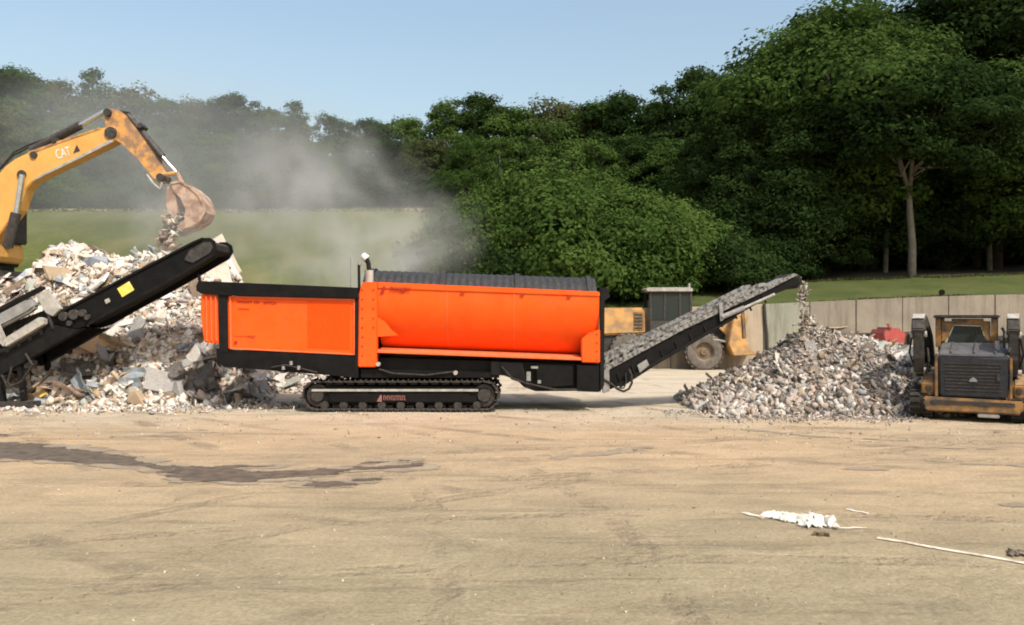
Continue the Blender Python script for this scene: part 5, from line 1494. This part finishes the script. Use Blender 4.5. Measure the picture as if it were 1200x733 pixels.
def make_kind(seed, h, rad, style, leafm, barkm, nl=34, per=420, size=0.15, low=0.30):
    """returns (trunk mesh, crown mesh, height)"""
    r = random.Random(seed)
    lobes = []
    mb = MB()
    if style == 'round':
        z0 = h*low
        top = h
        for i in range(nl):
            t = (i+0.5)/nl
            zz = z0 + (top-z0)*t
            env = rad*math.sqrt(max(0.05, 1-((t-0.42)/0.62)**2))
            a = i*2.4+r.uniform(-.5, .5)
            rr = env*r.uniform(0.35, 0.95) if t < 0.93 else env*0.2
            lr = rad*r.choice([r.uniform(.12, .2), r.uniform(.2, .3), r.uniform(.28, .42)])*(1.0 if t < 0.8 else 0.8)
            lobes.append(((rr*math.cos(a), rr*math.sin(a), min(zz, top-lr*0.7)), lr))
        tp = [(0, 0, -0.8), (0.05, 0, h*.12), (r.uniform(-.2, .2), r.uniform(-.2, .2), h*.35), (r.uniform(-.4, .4), r.uniform(-.4, .4), h*.62), (0, 0, h*.85)]
        mb.tube(tp, [h*.022, h*.019, h*.016, h*.010, h*.004], 8)
    elif style == 'umbrella':       # wide spreading crown with tiers of drooping boughs
        for i in range(nl):
            a = i*2.4; q = math.sqrt((i+.5)/nl)
            rr = rad*q*r.uniform(.8, 1.08)
            zz = h*(0.92-0.34*q*q)+r.uniform(-.07, .03)*h
            lobes.append(((rr*math.cos(a), rr*math.sin(a), zz), rad*r.uniform(.15, .27)))
            if q > .55:
                rr = rad*q*r.uniform(.75, 1.0)
                lobes.append(((rr*math.cos(a+.6), rr*math.sin(a+.6), h*r.uniform(.44, .60)), rad*r.uniform(.13, .21)))
        mb.tube([(0, 0, -.8), (0.05, 0, h*.15), (-.1, 0, h*.30), (-.15, 0, h*.40)], [h*.016, h*.013, h*.011, h*.009], 8)
        mb.tube([(-.15, 0, h*.38), (-.7, .1, h*.55), (-1.9, .2, h*.72), (-2.6, .2, h*.82)], [h*.008, h*.007, h*.005, h*.003], 7)
        mb.tube([(-.12, 0, h*.36), (.1, 0, h*.55), (.5, -.1, h*.74), (.8, 0, h*.85)], [h*.008, h*.007, h*.005, h*.003], 7)
    elif style == 'pine':
        for i in range(nl):
            t = (i+.5)/nl
            zz = h*(0.35+0.65*t)
            a = i*2.4+r.uniform(-.4, .4)
            env = rad*(1.05-0.85*t)
            rr = env*r.uniform(.3, 1)
            lobes.append(((rr*math.cos(a), rr*math.sin(a), zz), max(.3, rad*r.uniform(.16, .28)*(1.1-.5*t))))
        mb.tube([(0, 0, -.8), (0, 0, h*.3), (.1, .1, h*.7), (0, 0, h*1.0)], [h*.018, h*.014, h*.008, h*.003], 8)
    else:                           # shrub, leafy to the ground
        for i in range(nl):
            a = i*2.4+r.uniform(-.3, .3); q = math.sqrt((i+.5)/nl)
            rr = rad*q*0.95
            hz = h*math.sqrt(max(.05, 1-(q*.92)**2))
            for s in ([0.82] if q < .5 else [0.8, 0.4]):
                lr = min(rad, h)*r.choice([r.uniform(.10, .18), r.uniform(.2, .3), r.uniform(.28, .40)])
                lobes.append(((rr*math.cos(a), rr*math.sin(a), max(lr*.4, hz*s*r.uniform(.72, 1.12)-lr*.3)), lr))
        for k in range(5):
            a = k*1.3
            mb.tube([(0.3*math.cos(a), .3*math.sin(a), -.5), (rad*.35*math.cos(a), rad*.35*math.sin(a), h*.55)], [.07, .03], 6)
    if style in ('round', 'pine'):
        for c, lr in lobes[::2]:
            z0 = max(h*.25, c[2]-abs(math.hypot(c[0], c[1]))*0.7-0.5)
            mb.tube([(0, 0, z0), (c[0]*.5, c[1]*.5, (z0+c[2])/2+.1), (c[0]*.9, c[1]*.9, c[2])], [h*.006, h*.004, h*.0015], 5, caps=False)
    elif style == 'umbrella':
        for c, lr in lobes[::3]:
            st_ = Vector((-.15, 0, h*.38)).lerp(Vector((-2.2, .2, h*.76)) if c[0] < 0 else Vector((.7, 0, h*.8)), r.uniform(.1, .9))
            if st_.z > c[2]+1: continue
            mb.tube([tuple(st_), (c[0]*.55, c[1]*.55, (st_.z+c[2])/2+.2), (c[0]*.95, c[1]*.95, c[2])], [h*.004, h*.003, h*.001], 5, caps=False)
    ck = crown_mesh('crown', seed, lobes, per, size, leafm)
    off = Vector((0, 0, 0))
    tm_ = mb.mesh('trunk', off=off); tm_.materials.append(barkm)
    for p in tm_.polygons: p.use_smooth = True
    return tm_, ck, h
m_darkbark = M('dark_bark', (0.022, 0.019, 0.015), (0.04, 0.034, 0.028), 3, 0.95, bump=0.6, bscale=12)
KIND = {
 'round_a': make_kind(1, 12, 4.4, 'round', lf_mid, m_bark, nl=46, per=620, size=0.125),
 'round_b': make_kind(2, 13, 4.0, 'round', lf_mid, m_bark, nl=42, per=620, size=0.125),
 'olive': make_kind(3, 12, 4.2, 'round', lf_olive, m_bark, nl=42, per=600, size=0.125),
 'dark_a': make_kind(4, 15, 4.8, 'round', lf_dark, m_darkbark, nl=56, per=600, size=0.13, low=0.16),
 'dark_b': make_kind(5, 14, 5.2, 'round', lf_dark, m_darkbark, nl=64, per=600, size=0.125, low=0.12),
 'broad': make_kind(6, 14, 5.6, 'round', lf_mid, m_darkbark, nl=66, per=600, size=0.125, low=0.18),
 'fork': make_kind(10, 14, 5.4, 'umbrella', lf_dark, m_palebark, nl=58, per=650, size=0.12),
 'pine': make_kind(7, 12, 3.2, 'pine', lf_mid, m_bark, nl=56, per=800, size=0.10),
 'shrub': make_kind(8, 4.6, 3.4, 'shrub', lf_lit, m_bark, nl=50, per=1250, size=0.082),
 'shrub_dark': make_kind(9, 4.4, 3.2, 'shrub', lf_dark, m_bark, nl=38, per=1000, size=0.095),
}
trng = random.Random(4)
def plant(px_, top, D, kind, label, name='broadleaf_tree', group=None, width=1.0, dz=0.0):
    tm_, ck, h = KIND[kind]
    x = X(px_, D)
    z0 = hill(x, D) - 0.1 + dz
    s = (Z(top, D)-z0)/h
    e = bpy.data.objects.new(name, None); col.objects.link(e)
    e.location = (x, D, z0); e.rotation_euler = (0, 0, trng.uniform(0, 6.28))
    e.scale = (s*width, s*width, s)
    prop(e, label, 'shrub' if 'shrub' in kind else 'tree', group)
    o = bpy.data.objects.new('trunk' if 'shrub' not in kind else 'stems', tm_); col.objects.link(o); o.parent = e
    o = bpy.data.objects.new('crown', ck); col.objects.link(o); o.parent = e
    return e
G1 = 'trees along the dusty ridge on the left'
G2 = 'trees behind the green bushes in the middle'
G3 = 'tall dark trees on the right'
G4 = 'bushes below the trees in the middle'
LAND = [(-12, 'the left picture edge'), (20, 'the excavator boom foot'), (52, 'the bend of the boom'), (88, 'the white lettering on the boom'), (125, 'the excavator elbow'), (158, 'the excavator stick'),
        (192, 'the lower end of the stick'), (226, 'the raised bucket'), (262, 'the left corner of the hopper'), (296, 'the left half of the hopper'), (330, 'the middle of the hopper'), (365, 'the right half of the hopper'),
        (400, 'the right end of the hopper'), (432, 'the exhaust pipe'), (466, 'the left end of the drum'), (500, 'the dust over the drum'), (540, 'the left third of the drum'), (585, 'the middle left of the drum'),
        (628, 'the middle right of the drum'), (668, 'the right third of the drum'), (705, 'the end frame of the screen'), (745, 'the loader engine hood'), (788, 'the loader cab'), (842, 'the middle of the tail conveyor'), (880, 'the upper tail conveyor'),
        (930, 'the tail conveyor head'), (985, 'the crest of the screened heap'), (1037, 'the red cart'), (1070, 'the left lift arm'), (1097, 'the marker post'), (1128, 'the track loader hood'), (1160, 'the track loader cab post'), (1190, 'the right lift arm'), (1230, 'the right picture edge'), (1275, 'the skip at the right edge')]
def landmark(px_): return min(LAND, key=lambda q: abs(q[0]-px_))[1]
# left ridge, skyline row
for px_, top, D, k, lab in [
    (-25, 78, 58, 'olive', 'greyish tree at the far left edge of the ridge'),
    (18, 84, 57, 'round_a', 'hazy round tree at the left end of the skyline, above the excavator boom foot'),
    (62, 96, 60, 'olive', 'hazy tree on the skyline left of the wispy pointed one'),
    (108, 84, 58, 'pine', 'wispy pointed tree rising on the skyline above the excavator elbow'),
    (150, 106, 60, 'olive', 'dust veiled tree on the skyline just right of the excavator elbow'),
    (196, 116, 59, 'round_b', 'dust veiled round tree on the skyline above the excavator stick'),
    (236, 122, 61, 'olive', 'low tree in the dip of the skyline right of the stick'),
    (275, 112, 58, 'dark_a', 'darker rounded tree on the skyline right of the dip'),
    (318, 130, 60, 'round_a', 'tree on the skyline left of the spiky topped one'),
    (346, 121, 57, 'pine', 'spiky topped tree on the skyline above the hopper middle'),
    (390, 137, 60, 'round_b', 'even topped tree on the skyline above the hopper right end'),
    (432, 141, 58, 'dark_a', 'low dark tree on the skyline above the exhaust'),
    (472, 140, 61, 'round_a', 'low tree on the skyline left of the tall middle clump')]:
    plant(px_, top, D, k, lab, 'pine_tree' if k == 'pine' else 'broadleaf_tree', G1)
for i, (px_, top) in enumerate([(-10, 130), (35, 150), (82, 140), (128, 152), (172, 160), (215, 150), (258, 158), (300, 165), (338, 155), (380, 168), (420, 160), (462, 165), (500, 165)]):
    plant(px_, top, 51.5+1.2*(i % 3), ['olive', 'round_a', 'round_b', 'dark_a'][i % 4], 'front row tree on the left bank, above '+landmark(px_), 'broadleaf_tree', G1, 1.05)
# low growth along the crest closes the view under the crowns
for i in range(16):
    plant(LAND[i][0], 196+9*math.sin(i*1.7), 50.6+0.8*(i % 2), 'shrub_dark' if i % 3 else 'shrub', 'low hedge bush on the bank crest, above '+LAND[i][1], 'hedge_bush', 'hedge bushes along the top of the left bank', 1.1)
# middle
for px_, top, D, k, lab in [
    (520, 122, 55, 'round_b', 'rounded green tree left in the tall middle clump'),
    (560, 112, 56, 'dark_a', 'highest tree of the clump above the left part of the drum'),
    (592, 128, 57, 'round_a', 'tree on the right slope of the middle clump'),
    (632, 138, 56, 'round_b', 'tree in the low saddle above the drum middle'),
    (660, 122, 58, 'olive', 'pale topped round tree above the right half of the drum'),
    (700, 124, 55, 'round_a', 'tree right of the pale topped one'),
    (728, 112, 54, 'dark_a', 'dark tree with domed top above the right end of the drum'),
    (770, 122, 53, 'round_b', 'tree left of the tall dark dome by the loader cab'),
    (816, 84, 50, 'dark_a', 'tall dark dome tree above the wheel loader cab'),
    (856, 92, 51, 'round_a', 'tree with ragged top between the dark dome and the big right crown')]:
    plant(px_, top, D, k, lab, 'broadleaf_tree', G2)
for i, (px_, top) in enumerate([(545, 168), (585, 160), (625, 170), (668, 165), (705, 172), (745, 160), (790, 165)]):
    plant(px_, top, 47+1.3*(i % 3), ['round_a', 'round_b', 'dark_a'][i % 3], 'second row tree behind the green bushes, above '+landmark(px_), 'broadleaf_tree', G2)
for px_, top, D, k, lab in [
    (572, 204, 37, 'shrub', 'bright green bush at the left end of the row, half in the dust plume'),
    (622, 198, 38.6, 'shrub', 'bright green bush second from the left in the row'),
    (662, 194, 37.5, 'shrub', 'broad bright green bush in the middle of the row'),
    (712, 212, 38.4, 'shrub', 'bright green bush right of the middle of the row'),
    (762, 216, 40, 'shrub', 'green bush at the right end of the row, running into shade'),
    (584, 262, 34.8, 'shrub_dark', 'dark low bush in front of the left bright ones'),
    (625, 256, 36.0, 'shrub', 'low bush in front of the middle of the row'),
    (690, 258, 37.0, 'shrub_dark', 'dark low bush behind the right end of the drum'),
    (750, 268, 37.5, 'shrub', 'low yellowish bush left of the loader cab'),
    (795, 258, 38.5, 'shrub_dark', 'dark bush behind the loader cab'),
    (842, 255, 38, 'shrub_dark', 'dark bush above the middle of the tail conveyor'),
    (892, 262, 40, 'shrub_dark', 'dark bush behind the tail conveyor head')]:
    plant(px_, top, D, k, lab, 'green_bush', G4, 0.72 if px_ < 600 else (0.86 if px_ < 640 else 1.1))
# right
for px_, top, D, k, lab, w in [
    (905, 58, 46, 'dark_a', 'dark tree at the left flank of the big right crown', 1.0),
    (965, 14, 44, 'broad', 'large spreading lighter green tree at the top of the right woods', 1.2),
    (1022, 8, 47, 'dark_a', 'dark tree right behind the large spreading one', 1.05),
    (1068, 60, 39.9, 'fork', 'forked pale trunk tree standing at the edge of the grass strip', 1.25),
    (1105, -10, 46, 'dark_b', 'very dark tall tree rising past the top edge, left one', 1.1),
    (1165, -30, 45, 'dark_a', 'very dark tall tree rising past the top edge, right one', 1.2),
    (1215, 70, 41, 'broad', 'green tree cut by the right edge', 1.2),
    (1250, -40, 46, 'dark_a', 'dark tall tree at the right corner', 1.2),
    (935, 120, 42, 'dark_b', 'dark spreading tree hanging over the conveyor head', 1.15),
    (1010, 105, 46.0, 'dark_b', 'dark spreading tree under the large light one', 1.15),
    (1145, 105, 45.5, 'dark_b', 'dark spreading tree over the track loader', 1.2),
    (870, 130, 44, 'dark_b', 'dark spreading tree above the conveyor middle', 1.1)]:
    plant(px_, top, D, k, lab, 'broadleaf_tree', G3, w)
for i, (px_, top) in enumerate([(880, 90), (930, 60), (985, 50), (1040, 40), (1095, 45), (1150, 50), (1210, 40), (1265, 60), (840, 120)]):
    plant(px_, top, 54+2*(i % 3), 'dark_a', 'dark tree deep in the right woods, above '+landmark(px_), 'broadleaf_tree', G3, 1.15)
for i in range(12):
    plant(LAND[23+i][0]+(12 if i % 2 else -8), 215+14*math.sin(i*2.1), 50+1.5*(i % 2), 'shrub_dark', 'dark undergrowth bush inside the right woods, above '+LAND[23+i][1], 'undergrowth_bush', 'undergrowth in the right woods', 1.35)
for px_, lean in ((1037, 0.4), (1160, -0.2)):
    D = 43.5; x = X(px_, D); z0 = hill(x, D)
    e = thing('bare_trunk', 'slender bare trunk in the right woods, above '+landmark(px_), 'tree', (x, D, z0), group='slender trunks in the right woods')
    MB().tube([(x, D, z0-.5), (x+lean*.3, D, z0+3), (x+lean, D, z0+7), (x+lean*1.6, D, z0+11)], [.14, .12, .09, .05], 8).build('trunk', m_bark, e, smooth=True)
    MB().tube([(x+lean*.5, D, z0+4.2), (x+lean-1.0, D, z0+6.2), (x+lean-1.8, D, z0+8.5)], [.06, .045, .02], 6).build('limb', m_bark, e, smooth=True)
ORG = Vector((0, 0, 0))

# grass tufts on the bank and above the wall
r3 = np.random.RandomState(17)
cs = []; hs_ = []
while len(cs) < 6500:
    if r3.rand() < 0.5:
        x = r3.uniform(-32, -3); y = r3.uniform(47.2, 50)
    else:
        x = r3.uniform(4.5, 30); y = 33.3 + (0.25*r3.rand() if r3.rand() < 0.6 else 5.0 + 0.6*r3.rand())
    z = hill(x, y)
    cs.append((x, y, z)); hs_.append(0.03+0.08*r3.rand()**2)
cs = np.array(cs); hs_ = np.array(hs_)
a = r3.rand(len(cs))*6.28
u = np.stack([np.cos(a), np.sin(a), np.zeros(len(cs))], 1)
w = (0.05+0.05*r3.rand(len(cs)))[:, None]
lean = np.stack([r3.randn(len(cs))*.04, r3.randn(len(cs))*.04, hs_], 1)
V = np.stack([cs-u*w-[0, 0, .02], cs+u*w-[0, 0, .02], cs+u*w*.5+lean, cs-u*w*.5+lean*1.1], 1)
lf_grass = leaf_material('grass_blade', (0.06, 0.08, 0.018), (0.095, 0.11, 0.028), (0.16, 0.14, 0.05), 0.4)
prop(link('grass_tufts', quads_mesh('grass_tufts', V, [lf_grass])), 'rough grass tufts on the bank and above the wall', 'grass', kind='stuff')

# ------------------------------------------------------------------ dust in the air
def dust_material(name, density, scale, lo, hi, colr=(0.90, 0.88, 0.84), aniso=0.25, edge=(0.0, 0.55), seed=0.0, detail=4):
    m = bpy.data.materials.new(name); m.use_nodes = True
    nt = m.node_tree; nt.nodes.clear()
    out = nt.nodes.new('ShaderNodeOutputMaterial')
    v = nt.nodes.new('ShaderNodeVolumePrincipled')
    v.inputs['Color'].default_value = (*colr, 1); v.inputs['Anisotropy'].default_value = aniso
    tc = nt.nodes.new('ShaderNodeTexCoord')
    n = nt.nodes.new('ShaderNodeTexNoise'); n.noise_dimensions = '4D'
    n.inputs['W'].default_value = seed
    n.inputs['Scale'].default_value = scale; n.inputs['Detail'].default_value = detail; n.inputs['Distortion'].default_value = 0.6
    sock(nt, tc.outputs['Object'], n.inputs['Vector'])
    mr = nt.nodes.new('ShaderNodeMapRange'); mr.inputs[1].default_value = lo; mr.inputs[2].default_value = hi; mr.interpolation_type = 'SMOOTHSTEP'
    sock(nt, n.outputs[0], mr.inputs[0])
    ln = nt.nodes.new('ShaderNodeVectorMath'); ln.operation = 'LENGTH'
    sock(nt, tc.outputs['Object'], ln.inputs[0])
    ed = nt.nodes.new('ShaderNodeMapRange'); ed.interpolation_type = 'SMOOTHSTEP'
    ed.inputs[1].default_value = 1.0; ed.inputs[2].default_value = 1-edge[1]; ed.inputs[3].default_value = 0; ed.inputs[4].default_value = 1
    sock(nt, ln.outputs['Value'], ed.inputs[0])
    mu = nt.nodes.new('ShaderNodeMath'); mu.operation = 'MULTIPLY'
    sock(nt, mr.outputs[0], mu.inputs[0]); sock(nt, ed.outputs[0], mu.inputs[1])
    m2 = nt.nodes.new('ShaderNodeMath'); m2.operation = 'MULTIPLY'; m2.inputs[1].default_value = density
    sock(nt, mu.outputs[0], m2.inputs[0]); sock(nt, m2.outputs[0], v.inputs['Density'])
    sock(nt, v.outputs[0], out.inputs['Volume'])
    return m
def dust(name, loc, rad, rot, label, **kw):
    bm = bmesh.new(); bmesh.ops.create_icosphere(bm, subdivisions=3, radius=1.0)
    me = bpy.data.meshes.new(name); bm.to_mesh(me); bm.free()
    me.materials.append(dust_material(name+'_air', **kw))
    o = link(name, me); o.location = loc; o.scale = rad; o.rotation_euler = rot
    prop(o, label, 'dust', kind='stuff')
dust('drifting_dust', (-16.5, 41, 8.2), (15, 8.5, 7.5), (0, R(6), 0), 'thin grey dust drifting over the left bank and its trees', density=0.085, scale=1.6, lo=0.32, hi=0.72, edge=(0, .7), detail=6)
dust('dust_plume', (-5.4, 25.0, 4.4), (3.9, 3.2, 4.6), (0, R(-24), 0), 'pale dust plume rising from behind the hopper and drum', density=0.66, scale=2.3, lo=0.40, hi=0.72, edge=(0, .8), seed=2.0, detail=6)
dust('drum_dust', (-2.9, 21.9, 3.8), (2.7, 1.5, 1.9), (0, R(-20), 0), 'pale dust hanging low over the screen drum', density=0.75, scale=2.2, lo=0.38, hi=0.72, edge=(0, .8), seed=5.0, detail=6)
dust('bucket_dust', (-11.4, 28.6, 5.2), (1.8, 1.6, 2.0), (0, R(10), 0), 'dust puff round the falling rubble below the bucket', density=0.5, scale=2.2, lo=0.34, hi=0.7, edge=(0, .75), seed=8.0)
